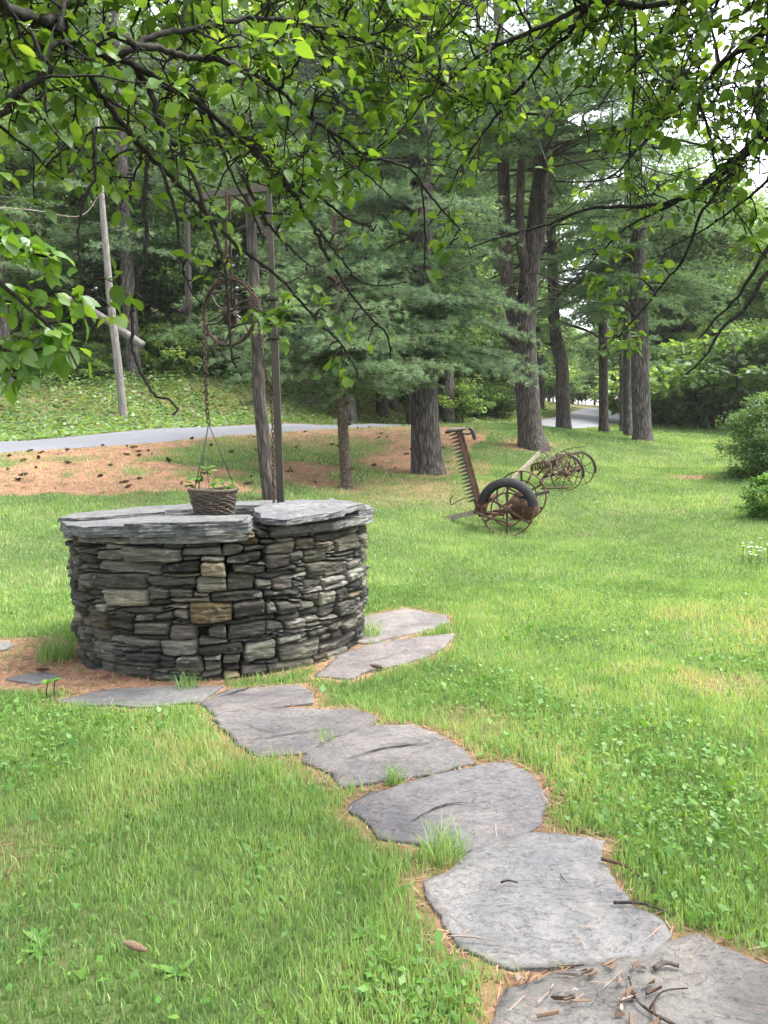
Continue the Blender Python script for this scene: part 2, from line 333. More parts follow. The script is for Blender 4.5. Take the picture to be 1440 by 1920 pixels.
def ground_build(N, L):
    p = geo_pos(N); z = attr(N, "rnd").outputs["Fac"]
    n1 = noise(N, L, 1.1, 8, 0.65, p); g = ramp(N, [(0.3, (0.05, 0.075, 0.025)), (0.55, (0.085, 0.11, 0.04)), (0.75, (0.15, 0.14, 0.07))]); L.new(n1.outputs["Fac"], g.inputs[0])
    n2 = noise(N, L, 26, 8, 0.75, p); nd = ramp(N, [(0.3, (0.14, 0.075, 0.05)), (0.5, (0.29, 0.165, 0.105)), (0.7, (0.40, 0.255, 0.17))]); L.new(n2.outputs["Fac"], nd.inputs[0])
    g2 = ramp(N, [(0.3, (0.7, 0.7, 0.7)), (0.7, (1.3, 1.3, 1.3))]); L.new(n2.outputs["Fac"], g2.inputs[0])
    gc = mixc(N, L, 1.0, g.outputs[0], g2.outputs[0], 'MULTIPLY')
    n4 = noise(N, L, 2.6, 7, 0.7, p); r4 = ramp(N, [(0.32, (0.55, 0.56, 0.55)), (0.5, (1, 1, 1)), (0.68, (1.2, 1.18, 1.12))]); L.new(n4.outputs["Fac"], r4.inputs[0])
    n5 = noise(N, L, 9, 5, 0.7, p); r5 = ramp(N, [(0.36, (0.5, 0.52, 0.48)), (0.46, (1, 1, 1))]); L.new(n5.outputs["Fac"], r5.inputs[0])
    nc = mixc(N, L, 1.0, mixc(N, L, 1.0, nd.outputs[0], r4.outputs[0], 'MULTIPLY'), r5.outputs[0], 'MULTIPLY')
    return mixc(N, L, z, gc, nc), n2.outputs["Fac"]
M['ground'] = surf("lawn soil", ground_build, 0.95, 0.6, 0.03, spec=0.1)

# ---------------------------------------------------------------- terrain
NEAR_E = [(0, 856, 14.5), (200, 838, 16.5), (400, 818, 19.2), (560, 806, 22), (700, 800, 25.5)]
FAR_E = [(0, 830, 19.5), (200, 815, 21.5), (400, 804, 24.5), (560, 799, 27.5), (700, 797, 31)]
ctrl = [P(*q) for q in NEAR_E + FAR_E]
ctrl += [P(*q) for q in [
    (0, 1000, 9.5), (0, 930, 12), (200, 925, 12.2), (400, 908, 13.2), (510, 930, 13), (650, 918, 15), (800, 888, 17.5), (900, 900, 15.5),
    (990, 832, 22), (1055, 806, 29), (1205, 826, 27), (1133, 811, 32), (1178, 821, 30), (1300, 798, 46), (1400, 830, 30), (1380, 885, 19),
    (1100, 905, 17), (1203, 870, 21.5), (1065, 920, 15.5), 
    (1070, 795, 42), (1130, 782, 60), (1165, 772, 80), (1440, 1000, 10.8),
    (0, 790, 22.5), (0, 735, 26), (0, 690, 34), (200, 780, 24.5), (230, 745, 27), (400, 775, 27.5), (400, 715, 31), (400, 690, 38), (640, 778, 35), (640, 735, 40), (640, 700, 48),
    (620, 799, 30), (700, 801, 32.5), (780, 802, 35), (843, 802, 37.1), (900, 801, 39.4), (950, 799, 41.5), (735, 803, 29.4), (867, 806, 33.5), (924, 806, 35.7), (978, 804, 38), (876, 800, 25.3), (926, 798, 26.8), (985, 797, 28.8), (830, 772, 44), (950, 757, 56)]]
ctrl += [np.array(q, float) for q in [(x, y, 0) for x in (-9, -4.5, 0, 4.5, 9) for y in (-4, 2, 6)] + [(-2, 9, 0.05), (2, 10, 0), (2.5, 12, 0.0), (5.5, 10.5, 0.0), (9, 12, 0.25),
    (-12, 9, 0.9), (-14, 6, 0.9), (-16, 2, 0.6), (-24, 3, 1.4), (-24, 10, 3), (-30, 25, 7), (-20, 45, 10), (0, 70, 10), (16, 16, 0.4), (22, 30, 1.0), (30, 50, 2.4), (45, 70, 4), (40, 20, 0.5), (40, 95, 5.2), (10, 90, 8)]]
ctrl = np.array(ctrl)
def _U(r2): return np.where(r2 > 1e-12, 0.5 * r2 * np.log(np.maximum(r2, 1e-12)), 0)
_n = len(ctrl); _K = _U(((ctrl[:, None, :2] - ctrl[None, :, :2]) ** 2).sum(-1)) + np.eye(_n) * 0.15
_Q = np.concatenate([np.ones((_n, 1)), ctrl[:, :2]], 1)
_S = np.linalg.solve(np.block([[_K, _Q], [_Q.T, np.zeros((3, 3))]]), np.concatenate([ctrl[:, 2], np.zeros(3)]))
def G(x, y):
    x = np.atleast_1d(np.asarray(x, float)); y = np.atleast_1d(np.asarray(y, float))
    sh = np.broadcast(x, y).shape; x, y = np.broadcast_to(x, sh).ravel(), np.broadcast_to(y, sh).ravel()
    x = np.clip(x, -34, 48); y = np.clip(y, -6, 98); o = np.empty(len(x))
    for i in range(0, len(x), 40000):
        xs, ys = x[i:i + 40000], y[i:i + 40000]
        o[i:i + 40000] = _U((xs[:, None] - ctrl[:, 0]) ** 2 + (ys[:, None] - ctrl[:, 1]) ** 2) @ _S[:_n] + _S[_n] + _S[_n + 1] * xs + _S[_n + 2] * ys
    near = np.clip((9.5 - np.hypot(x, y - 1)) / 3.0, 0, 1)
    return (o * (1 - near)).reshape(sh)
def g1(x, y): return float(G(x, y)[0])
def on_ground(px, d, py=None):
    """ground point under photo column px at distance d"""
    p = P(px, 900, d); return np.array([p[0], p[1], g1(p[0], p[1])])

def inside(poly, x, y):
    r = np.zeros(x.shape, bool); n = len(poly)
    for i in range(n):
        x0, y0 = poly[i]; x1, y1 = poly[(i + 1) % n]
        if y0 == y1: continue
        c = (y0 > y) != (y1 > y); r ^= c & (x < (x1 - x0) * (y - y0) / (y1 - y0) + x0)
    return r
def pdist(poly, x, y):
    poly = np.asarray(poly); d = np.full(x.shape, 1e9)
    for i in range(len(poly)):
        a = poly[i]; b = poly[(i + 1) % len(poly)]; e = b - a
        t = np.clip(((x - a[0]) * e[0] + (y - a[1]) * e[1]) / (e @ e + 1e-9), 0, 1)
        d = np.minimum(d, np.hypot(x - a[0] - t * e[0], y - a[1] - t * e[1]))
    return d

# path stones traced on the ground: photo outline, label
FLAGS = [
    ([(1225, 1778), (1310, 1750), (1345, 1772), (1460, 1820), (1640, 1900), (1700, 2120), (1000, 2120), (915, 1960), (945, 1855), (1020, 1833), (1120, 1812), (1200, 1795)], "grey flagstone littered with bark and twigs at the near end of the path", (0.15, 0.145, 0.14)),
    ([(992, 1560), (1040, 1562), (1135, 1575), (1120, 1605), (1150, 1655), (1172, 1695), (1225, 1720), (1250, 1750), (1220, 1777), (1185, 1787), (1070, 1800), (960, 1815), (920, 1795), (860, 1770), (838, 1745), (812, 1690), (797, 1655), (850, 1635), (875, 1600), (935, 1580)], "largest pale flagstone with a smooth blotched face, second in the path", (0.185, 0.185, 0.19)),
    ([(950, 1428), (1000, 1455), (1020, 1500), (1010, 1545), (970, 1563), (872, 1593), (800, 1585), (715, 1565), (655, 1512), (690, 1490), (740, 1475), (820, 1455), (895, 1434)], "wide grey flagstone with a rounded right end, next to two grass tufts", (0.145, 0.14, 0.148)),
    ([(770, 1357), (830, 1380), (878, 1412), (886, 1428), (750, 1460), (645, 1472), (620, 1450), (568, 1425), (582, 1408), (622, 1387), (690, 1362)], "grey flagstone with a long dark crack across its middle", (0.135, 0.13, 0.132)),
    ([(398, 1347), (420, 1335), (560, 1327), (660, 1330), (703, 1344), (698, 1356), (618, 1384), (578, 1408), (490, 1415), (450, 1395), (428, 1370)], "broad grey flagstone in front of the well, below a dark open joint", (0.125, 0.12, 0.122)),
    ([(378, 1318), (430, 1292), (560, 1285), (584, 1298), (592, 1318), (540, 1322), (402, 1339)], "flagstone right against the foot of the well", (0.11, 0.105, 0.107)),
    ([(590, 1266), (640, 1226), (740, 1200), (850, 1188), (832, 1215), (762, 1240), (650, 1271)], "long tapering flagstone curving round the right of the well", (0.14, 0.13, 0.132)),
    ([(668, 1205), (671, 1160), (760, 1140), (835, 1154), (842, 1166), (780, 1186), (700, 1203)], "flagstone with grass creeping over it, farthest along the path", (0.155, 0.147, 0.144)),
    ([(105, 1312), (180, 1297), (330, 1285), (420, 1287), (375, 1314), (250, 1325)], "narrow grey flagstone half hidden by grass under the well front", (0.115, 0.118, 0.12)),
    ([(12, 1272), (58, 1261), (112, 1267), (68, 1281)], "small thin slate lying in brown needles left of the well", (0.12, 0.12, 0.13)),
    ([(-40, 1206), (10, 1202), (24, 1208), (14, 1216), (-40, 1224)], "pale flat stone cut by the left edge of the photo", (0.18, 0.175, 0.175)),
]
FTOP = 0.014
def widen(p, k):
    t = unit(np.roll(p, -1, 0) - np.roll(p, 1, 0)); n_ = np.stack([t[:, 1], -t[:, 0]], 1); a = np.sum(p[:, 0] * np.roll(p[:, 1], -1) - np.roll(p[:, 0], -1) * p[:, 1]); return p + n_ * k * np.sign(a)
FPOLY = [widen(np.array([Pz(u, v, FTOP)[:2] for u, v in f[0]]), .014) for f in FLAGS]
WELL = np.array([-1.235, 5.83]); WR = 1.08; WH = 1.0

# road
_rc = np.array([(-40, -12), (-26, 0), (-18, 7.5), (-12, 13.3), (-8.5, 17), (-6.9, 19), (-4.85, 21.9), (-2.75, 24.8), (-0.4, 28.3), (4.6, 35), (10.2, 42.5), (14, 51), (17, 60), (24.5, 80), (32, 97), (46, 130)], float)
RC = smooth_path(np.concatenate([_rc, np.zeros((len(_rc), 1))], 1), 400)[:, :2]
RT = unit(np.gradient(RC, axis=0)); RN = np.stack([RT[:, 1], -RT[:, 0]], 1)      # RN points to the lawn side
def road_off(x, y):
    """signed distance to the road centre line: positive on the lawn side"""
    o = np.empty(len(x))
    for i in range(0, len(x), 20000):
        d2 = (x[i:i + 20000, None] - RC[:, 0]) ** 2 + (y[i:i + 20000, None] - RC[:, 1]) ** 2; k = d2.argmin(1)
        o[i:i + 20000] = (x[i:i + 20000] - RC[k, 0]) * RN[k, 0] + (y[i:i + 20000] - RC[k, 1]) * RN[k, 1]
    return o
RHW = 2.0
BANK = [(-900, 930), (-300, 870), (0, 850), (200, 833), (500, 808), (640, 798), (760, 796), (880, 797), (905, 820), (880, 845), (850, 865), (840, 892), (760, 900), (700, 906), (620, 915), (480, 920), (300, 918), (120, 925), (0, 930), (-300, 945), (-900, 1010)]
DIRT = [(-300, 1188), (0, 1200), (95, 1196), (140, 1210), (165, 1255), (300, 1280), (420, 1282), (420, 1300), (330, 1310), (110, 1303), (0, 1298), (-300, 1320)]
def zone(x, y):
    """1 = fallen needles / bare, 0 = lawn; also distance to the nearest path stone"""
    z = np.stack([x, y, G(x, y)], 1); u, v = proj(z); u = np.nan_to_num(u, nan=-5000); v = np.nan_to_num(v, nan=5000)
    n = fbm(x * 1.3, y * 1.3, 4); n2 = fbm(x * 0.55 + 40, y * 0.55, 3)
    uw = u + (fbm(x * 1.1, y * 0.8, 3) - 0.5) * 60; vw = v + (n - 0.5) * 34
    m = np.zeros(len(x))
    b = inside(BANK, uw, vw); m = np.where(b, np.clip(0.98 - np.clip((n2 - 0.40) * 5 + (n - .5) * 3, 0, 0.92) * np.clip((vw - 806) / 42, 0.1, 1), 0, 1), m)
    m = np.where(~b & (u < 920) & (v < 960) & (v > 800), np.maximum(m, np.clip((n2 - 0.42) * 3, 0, 0.55) * np.clip((965 - v) / 50, 0, 1)), m)
    m = np.where(inside(DIRT, u + (n - 0.5) * 30, v + (n - 0.5) * 14), 1, m)
    for cx, cy, rx, ry in ((985, 834, 75, 14), (800, 888, 70, 12), (660, 918, 40, 10), (1300, 895, 60, 6)):
        m = np.maximum(m, np.clip(1.6 - 1.6 * np.hypot((u - cx) / rx, (v - cy) / ry) + (n - 0.5), 0, 0.9))
    fd = np.full(len(x), 9.0); near = (y < 8.5) & (y > 0.8) & (np.abs(x) < 6)
    if near.any():
        xn, yn = x[near], y[near]; dn = np.full(xn.shape, 9.0)
        for p in FPOLY: dn = np.minimum(dn, np.where(inside(p, xn, yn), -pdist(p, xn, yn), pdist(p, xn, yn)))
        fd[near] = dn
        m = np.maximum(m, np.clip(1.05 - fd / (0.05 + 0.11 * np.clip(fbm(x * 2.2, y * 2.2, 3) * 2 - 0.55, 0, 1.3)), 0, 1) * 0.9)
    wd = np.hypot(x - WELL[0], y - WELL[1]) - WR
    m = np.maximum(m, np.clip(1.1 - wd / 0.10, 0, 1) * 0.8)
    for c in ((0.42, 3.95), (2.4, 3.2), (-1.5, 2.6), (2.0, 4.4)):
        m = np.maximum(m, np.clip(0.75 - np.hypot(x - c[0], (y - c[1])) / 0.45 + (n - 0.5) * 1.2, 0, 0.45))
    return m, fd, wd

# ground sheet
def warp(n, a, lo, hi, fine):
    t = np.linspace(-1, 1, n); s = np.sinh(t * a) / np.sinh(a); return np.where(s < 0, -lo * s, hi * s)
gx = warp(460, 4.6, -240, 240, 0); gy = 6 + warp(480, 4.6, -120, 300, 0)
XX, YY = np.meshgrid(gx, gy); xx, yy = XX.ravel(), YY.ravel()
zm, fd_, wd_ = zone(xx, yy); zz = G(xx, yy)
ro = road_off(xx, yy)
zz = zz + (fbm(xx * 0.9, yy * 0.9, 3) - 0.5) * 0.05 * np.clip((np.abs(ro) - 2.5) / 2, 0, 1) * np.clip(fd_ / 0.3, 0, 1)
beyond = ro < -RHW
zm = np.where(beyond, 0.3, np.where(np.abs(ro) <= RHW + 0.4, 0.9, zm))
g = MB(); ny, nx = XX.shape; ii = (np.arange(ny - 1)[:, None] * nx + np.arange(nx - 1)[None]).ravel()
g.add(np.stack([xx, yy, zz], 1), np.stack([ii, ii + 1, ii + nx + 1, ii + nx], 1), zm)
tag(g.build("ground", M['ground']), kind='structure')
# road strip
cr = np.array([-RHW - .35, -RHW, -1.6, -.8, 0, .8, 1.6, RHW, RHW + .35]); rv = RC[:, None] + cr[None, :, None] * RN[:, None]; rv = rv.reshape(-1, 2)
rz = G(rv[:, 0], rv[:, 1]) + np.tile(np.where(np.abs(cr) > RHW, -.06, 0.05 + 0.05 * (1 - (cr / RHW) ** 2)), len(RC))
ii = (np.arange(len(RC) - 1)[:, None] * 9 + np.arange(8)[None]).ravel()
g = MB(); g.add(np.concatenate([rv, rz[:, None]], 1), np.stack([ii, ii + 1, ii + 10, ii + 9], 1)); tag(g.build("road", M['road']), kind='structure')

# ---------------------------------------------------------------- path stones
def slab_mesh(poly, top, thick, col, amp=0.006, dens=0.05, over=None, edge=0.012, jag=0.0):
    """irregular stone slab with a rough rim, gently uneven top"""
    poly = np.asarray(poly); n = len(poly)
    area = 0.5 * np.sum(poly[:, 0] * np.roll(poly[:, 1], -1) - np.roll(poly[:, 0], -1) * poly[:, 1])
    if area < 0: poly = poly[::-1]
    if jag:
        Q = []
        for i in range(n):
            a, b = poly[i], poly[(i + 1) % n]; L = np.linalg.norm(b - a); k = max(1, int(L / .13)); nn = np.array([(b - a)[1], -(b - a)[0]]) / L
            for t in range(k): Q.append(a + (b - a) * (t + (rng.uniform(-.3, .3) if t else 0)) / k + nn * rng.normal(0, jag) * (1 if t else .4))
        poly = np.array(Q); n = len(poly)
    E = []
    for i in range(n):
        a, b = poly[i], poly[(i + 1) % n]; k = max(1, int(np.linalg.norm(b - a) / dens))
        for t in range(k): E.append(a + (b - a) * t / k)
    E = np.array(E); m = len(E)
    nr = unit(np.stack([(np.roll(E, -1, 0) - np.roll(E, 1, 0))[:, 1], -(np.roll(E, -1, 0) - np.roll(E, 1, 0))[:, 0]], 1))
    E = E + nr * (rng.normal(0, 1, (m, 1)) * edge * 0.22 + (fbm(E[:, :1] * 6, E[:, 1:] * 6, 4) - 0.5) * edge * 3.4)
    c = E.mean(0); rings = []
    zf = top if callable(top) else (lambda x, y: np.full(x.shape, top))
    def h(q): return zf(q[:, 0], q[:, 1]) + (fbm(q[:, 0] * 5 + 7, q[:, 1] * 5, 4) - 0.5) * amp * 2
    for s, dz in ((0.985, -thick), (1.0, -thick * 0.97), (1.004, -thick * 0.7), (0.99, -thick * 0.66), (0.996, -thick * 0.4), (0.984, -thick * 0.36), (0.988, -thick * 0.08), (0.982, 0), (0.9, 0), (0.75, 0), (0.55, 0), (0.3, 0)):
        q = c + (E - c) * s
        if -thick < dz < 0: q = q + nr * (fbm(E[:, :1] * 12 + dz * 90, E[:, 1:] * 12, 2) - .5) * edge * 1.4
        rings.append(np.concatenate([q, (h(q) + dz)[:, None]], 1))
    V = np.concatenate(rings + [np.array([[c[0], c[1], h(c[None])[0]]]), np.array([[c[0], c[1], h(c[None])[0] - thick]])]); j = np.arange(m); jn = (j + 1) % m; F = []
    for r in range(len(rings) - 1): F.append(np.stack([r * m + j, r * m + jn, (r + 1) * m + jn, (r + 1) * m + j], 1))
    last = (len(rings) - 1) * m; k = len(rings) * m
    return V, F + [np.stack([last + j, last + jn, np.full(m, k)], 1), np.stack([jn, j, np.full(m, k + 1)], 1)], col
CRACKS = {2: [([(765, 1545), (830, 1512), (892, 1508)], .006), ([(905, 1470), (925, 1471), (942, 1473)], .004)], 3: [([(640, 1427), (720, 1405), (830, 1390)], .008), ([(690, 1400), (760, 1396), (838, 1410)], .003)], 4: [([(470, 1390), (540, 1378), (600, 1370)], .004), ([(430, 1352), (500, 1372), (520, 1380)], .003)], 5: [([(410, 1308), (450, 1296), (475, 1287)], .01)], 1: [([(1050, 1640), (1062, 1660)], .003)], 6: [([(640, 1250), (720, 1235), (780, 1215)], .004)]}
FOBJ = []
M['joint'] = surf("dark joint soil", metal_build((0.01, 0.009, 0.008), (0.02, 0.017, 0.015), (0.035, 0.03, 0.026), 30), 0.95)
for (px_, lab, col), poly in zip(FLAGS, FPOLY):
    b = MB(); V, F, c = slab_mesh(poly, FTOP, 0.06, col, 0.004, edge=0.014, dens=0.025, jag=0.010); b.add(V, F, 0.5, c)
    fo = tag(b.build("flagstone", M['flag']), lab, "paving stone", "flagstones of the curving path")
    for ck in CRACKS.get(len(FOBJ), []):
        p = smooth_path([Pz(u, v, FTOP) for u, v in ck[0]], 40); p[:, :2] += (np.stack([fbm(p[:, 0] * 20, p[:, 1] * 20, 3), fbm(p[:, 0] * 20 + 9, p[:, 1] * 20, 3)], 1) - .5) * .02
        t = unit(np.gradient(p, axis=0)); sd_ = np.stack([-t[:, 1], t[:, 0], 0 * t[:, 0]], 1) * (ck[1] * (.25 + .9 * fbm(p[:, 0] * 14, p[:, 1] * 14 + 3, 2)) * np.sin(np.linspace(.12, PI - .12, 40)))[:, None]
        c_ = MB(); zt = np.array([0, 0, .0065]); c_.add(np.concatenate([p - sd_ + zt, p + sd_ + zt]), np.stack([np.arange(39), np.arange(1, 40), np.arange(41, 80), np.arange(40, 79)], 1)); c_.build("crack", M['joint'], fo)
    FOBJ.append(fo)

# ---------------------------------------------------------------- the stone well
VB = math.radians(-12); fE = np.array([math.sin(VB), math.cos(VB)]); rE = np.array([math.cos(VB), -math.sin(VB)])
def wl(a, b): return WELL + a * rE + b * fE
def well_r(z): return WR * (0.965 + 0.045 * np.sin(np.clip((z + 0.1) / 1.1, 0, 1) * PI * 0.75))
well = thing("stone_well", "round dry stone well of dark grey slabs with a flat capped rim", "well", (WELL[0], WELL[1], 0))
def wall_stones():
    b = MB(); N = 680; ds = 2 * PI * WR / N; top = WH - 0.05; sky = np.full(N, -0.06) + np.abs(rng.normal(0, 0.012, N)).round(3); r_ = np.random.default_rng(11)
    sky = np.repeat(sky[::20], 20)[:N]
    stones = []
    for _ in range(4000):
        i = int(np.argmin(sky + r_.random(N) * 0.01))
        if sky[i] > top - 0.012: break
        tol = 0.016; a = i; c = i
        while abs(sky[(a - 1) % N] - sky[i]) < tol and c - a < 60: a -= 1
        while abs(sky[(c + 1) % N] - sky[i]) < tol and c - a < 60: c += 1
        run = c - a + 1; wt = int(np.clip(r_.lognormal(math.log(27), 0.5), 11, 56))
        wd_ = min(run, wt)
        if run - wd_ < 7: wd_ = run
        nb_ = [sky[(a - 1) % N], sky[(c + 1) % N]]
        if wd_ < 5 or (wd_ < 9 and r_.random() < .3) or (min(nb_) - sky[i] < 0.012 and wd_ < 10):
            m = min(sky[(a - 1) % N], sky[(c + 1) % N]); idx = np.arange(a, c + 1) % N; sky[idx] = np.maximum(sky[idx] + 0.004, m); continue
        hgt = r_.choice([r_.uniform(0.025, 0.045), r_.uniform(0.045, 0.075), r_.uniform(0.08, 0.135)], p=[0.40, 0.34, 0.26])
        hgt = min(hgt, wd_ * ds * 0.6)
        if wd_ < 12 and min(nb_) - sky[i] < 0.12: hgt = max(0.012, min(nb_) - sky[i])
        for q_ in nb_:
            if abs(sky[i] + hgt - q_) < 0.022: hgt = max(0.012, q_ - sky[i])
        s0 = a if sky[(a - 1) % N] > sky[(c + 1) % N] else c - wd_ + 1
        idx = np.arange(s0, s0 + wd_); bot = sky[idx % N].copy()
        if bot.max() + hgt > top - 0.025: hgt = max(top - bot.max() + r_.uniform(-0.012, 0.008), 0.012)
        k = np.linspace(-1, 1, wd_); tp = bot.mean() + hgt + k * r_.uniform(-0.014, 0.014) + 0.003 * np.sin(k * r_.uniform(1, 4) + r_.uniform(0, 6))
        tp = np.maximum(tp, bot + 0.012); sky[idx % N] = tp; stones.append((s0, wd_, bot, tp))
    for s0, wd_, bot, tp in stones:
        ww = wd_ * ds; K = max(7, int(ww / 0.010)); Rr = int(np.clip((tp - bot).mean() / .008, 5, 14))
        u = np.linspace(0, 1, K); su = u * (wd_ - 1); gap = r_.uniform(0.0025, 0.009)
        bo = np.interp(su, np.arange(wd_), bot) + gap; to = np.interp(su, np.arange(wd_), tp) - gap
        bo = np.convolve(np.pad(bo, 1, mode='edge'), [0.25, 0.5, 0.25], 'valid')
        rc = min(r_.uniform(0.008, 0.03), ww * 0.3, 0.45 * float((tp - bot).mean())); e = np.minimum(u, 1 - u) * ww; q = np.clip(1 - e / (rc + 1e-6), 0, 1)
        sh = (1 - np.sqrt(1 - q ** 2 * 0.98)) * 0.5 * (to - bo) * r_.uniform(0.05, 0.45)
        bo = bo + sh * r_.uniform(0.3, 1); to = to - sh
        # slanted end faces
        sl_ = r_.uniform(-0.25, 0.25, 2)
        t = np.linspace(0, 1, Rr)[:, None]; Z = bo[None] * (1 - t) + to[None] * t
        S = (s0 * ds + gap + u[None] * (ww - 2 * gap)) + (t - 0.5) * (to - bo)[None] * (sl_[0] * (1 - u) + sl_[1] * u)[None]
        ed = np.minimum(np.minimum(Z - bo[None], to[None] - Z), np.minimum(u, 1 - u)[None] * ww)
        off = r_.normal(0, 0.013); tilt = r_.normal(0, 0.06); til2 = r_.normal(0, 0.03)
        ch = np.minimum(to - bo, 0.1)[None]
        Rd = well_r(Z) + off + tilt * (Z - Z.mean()) * 1.2 + til2 * (u[None] - 0.5) * ww - 0.02 * np.clip(1 - ed / (0.07 * ch + 0.004), 0, 1) ** 1.5
        f1 = (fbm(S * 6 + s0, Z * 60, 4) - 0.5) * 0.04; f2 = (fbm(S * 40 + s0, Z * 90, 3) - 0.5) * 0.024; f1 = f1 + 0.012 * (np.round(fbm(S * 7 + s0 * .37, Z * 22, 3) * 4) / 4 - .5)
        Rd = Rd + f1 + f2
        # border pushed inwards
        Rp = np.pad(Rd, 1, mode='edge'); Sp = np.pad(S, 1, mode='edge'); Zp = np.pad(Z, 1, mode='edge'); mk = np.ones_like(Rp, bool); mk[1:-1, 1:-1] = False
        Rp = np.where(mk, Rp - 0.11, Rp); th = Sp / WR + 0.7
        V = np.stack([WELL[0] + Rp * np.cos(th), WELL[1] + Rp * np.sin(th), Zp], -1).reshape(-1, 3); w2 = K + 2; h2 = Rr + 2
        ii = (np.arange(h2 - 1)[:, None] * w2 + np.arange(w2 - 1)[None]).ravel()
        base = np.array([0.172, 0.165, 0.143]) * r_.choice([0.38, 0.62, 0.9, 1.3, 1.9], p=[0.2, 0.25, 0.27, 0.18, 0.10]); base = base * (1 + r_.normal(0, 0.022, 3))
        zc = float(Z.mean()); tc = s0 * ds / WR + 0.7 + ww / WR / 2; pc = np.array([[WELL[0] + WR * math.cos(tc), WELL[1] + WR * math.sin(tc), zc]])
        pu, pv = proj(pc)
        front = (math.cos(tc) * WELL[0] + math.sin(tc) * WELL[1]) < 0
        if r_.random() < 0.06: base = base * np.array([1.25, 1.12, 0.85])
        if front and abs(pu[0] - 405) < 42 and abs(pv[0] - 1137) < 14: base = np.array([0.17, 0.13, 0.072])
        if front and (abs(pu[0] - 590) < 45 and abs(pv[0] - 1088) < 20 or abs(pu[0] - 548) < 45 and abs(pv[0] - 1178) < 18): base = np.array([0.30, 0.29, 0.27])
        b.add(V, np.stack([ii, ii + w2, ii + w2 + 1, ii + 1], 1)[:, ::-1], r_.random(), base)
    # added light-blocking core behind the face stones, gap shade painted in as near-black
    th = np.linspace(0, 2 * PI, 97)[:-1]; V = []; 
    for rr, z in ((WR * 0.90, -0.05), (WR * 0.91, WH - 0.05), (0.52, WH - 0.05), (0.50, -0.3)):
        V.append(np.stack([WELL[0] + rr * np.cos(th), WELL[1] + rr * np.sin(th), np.full(96, z)], 1))
    j = np.arange(96); jn = (j + 1) % 96
    b.add(np.concatenate(V), np.concatenate([np.stack([k * 96 + j, k * 96 + jn, (k + 1) * 96 + jn, (k + 1) * 96 + j], 1) for k in range(3)]), 0.5, (0.03, 0.03, 0.03))
    return b
wall_stones().build("wall", M['well_stone'], well)
CAPS = [
    ([(-1.10, -.12), (-1.08, -.42), (-.86, -.80), (-.5, -1.04), (-.1, -1.14), (.17, -1.10), (.19, -.56), (-.08, -.42), (-.33, -.24), (-.5, -.16), (-.9, -.06)], lambda a, b: WH + 0.004 + 0.012 * a, 0.07, (0.111, 0.115, 0.126)),
    ([(-1.13, -.2), (-1.09, .12), (-.92, .36), (-.64, .43), (-.53, .25), (-.42, .06), (-.40, -.14), (-.62, -.20), (-.8, -.34), (-1.0, -.36)], lambda a, b: WH + 0.026 + 0.012 * a, 0.032, (0.122, 0.124, 0.133)),
    ([(-.60, -1.0), (-.2, -1.12), (.12, -1.10), (.16, -.86), (-.2, -.84), (-.5, -.8)], lambda a, b: WH + 0.020 + 0.0 * a, 0.025, (0.104, 0.107, 0.115)),
    ([(-1.0, .44), (-.74, .86), (-.32, 1.09), (.0, 1.13), (-.03, .56), (-.2, .5), (-.5, .36), (-.76, .40)], lambda a, b: WH - 0.006 + 0.0 * a, 0.085, (0.100, 0.102, 0.112)),
    ([(.21, -.54), (.42, -.30), (.58, -.18), (.92, -.34), (1.0, -.56), (.78, -.88), (.40, -1.14), (.25, -1.02)], lambda a, b: WH + 0.052 + 0.06 * (b + .55), 0.042, (0.122, 0.124, 0.137)),
    ([(.52, -.14), (.98, -.42), (1.10, -.32), (1.15, -.05), (1.11, .22), (.96, .52), (.6, .46), (.5, .12)], lambda a, b: WH - 0.002 + 0.02 * (a - 1), 0.05, (0.115, 0.117, 0.127)),
    ([(.02, .56), (.3, .52), (.56, .46), (.96, .56), (.76, .88), (.36, 1.10), (.03, 1.13)], lambda a, b: WH - 0.002 + 0.0 * a, 0.06, (0.104, 0.105, 0.115)),
    ([(-.9, -.62), (-.55, -.98), (-.1, -1.12), (.14, -1.10), (.12, -.8), (-.5, -.55)], lambda a, b: WH - 0.062 + 0.0 * a, 0.05, (0.13, 0.13, 0.13)),
    ([(-1.13, .0), (-1.08, -.4), (-.8, -.78), (-.55, -.6), (-.8, .0)], lambda a, b: WH - 0.072 + 0.0 * a, 0.045, (0.16, 0.16, 0.155)),
    ([(.3, -1.02), (.72, -.86), (1.05, -.5), (1.12, -.1), (.8, -.1), (.4, -.6)], lambda a, b: WH - 0.045 + 0.0 * a, 0.05, (0.12, 0.125, 0.125))]
for poly, zf, th_, col in CAPS:
    W2 = np.array([wl(*q) for q in poly])
    f = lambda x, y, zf=zf: zf((x - WELL[0]) * rE[0] + (y - WELL[1]) * rE[1], (x - WELL[0]) * fE[0] + (y - WELL[1]) * fE[1])
    b = MB(); V, F, c = slab_mesh(W2, f, th_, col, 0.005, 0.03, None, 0.014, 0.02); b.add(V, F, 0.5, c); b.build("cap_slab", M['cap_stone'], well, smooth=False)
# small wedge of slate lying on the rim
W2 = np.array([wl(*q) for q in [(.80, .50), (.90, .58), (1.02, .52), (.97, .40), (.86, .42)]])
b = MB(); V, F, c = slab_mesh(W2, lambda x, y: WH + 0.045 + 0 * x, 0.05, (0.12, 0.12, 0.13), 0.02, 0.03, None, 0.012)
V[:, 2] -= np.clip(np.hypot(V[:, 0] - V[:, 0].mean(), V[:, 1] - V[:, 1].mean()) * 0.45, 0, .05); b.add(V, F, 0.5, c)
tag(b.build("slate_chip", M['cap_stone'], smooth=False), "small wedge of slate lying on the back right of the well rim", "stone chip")

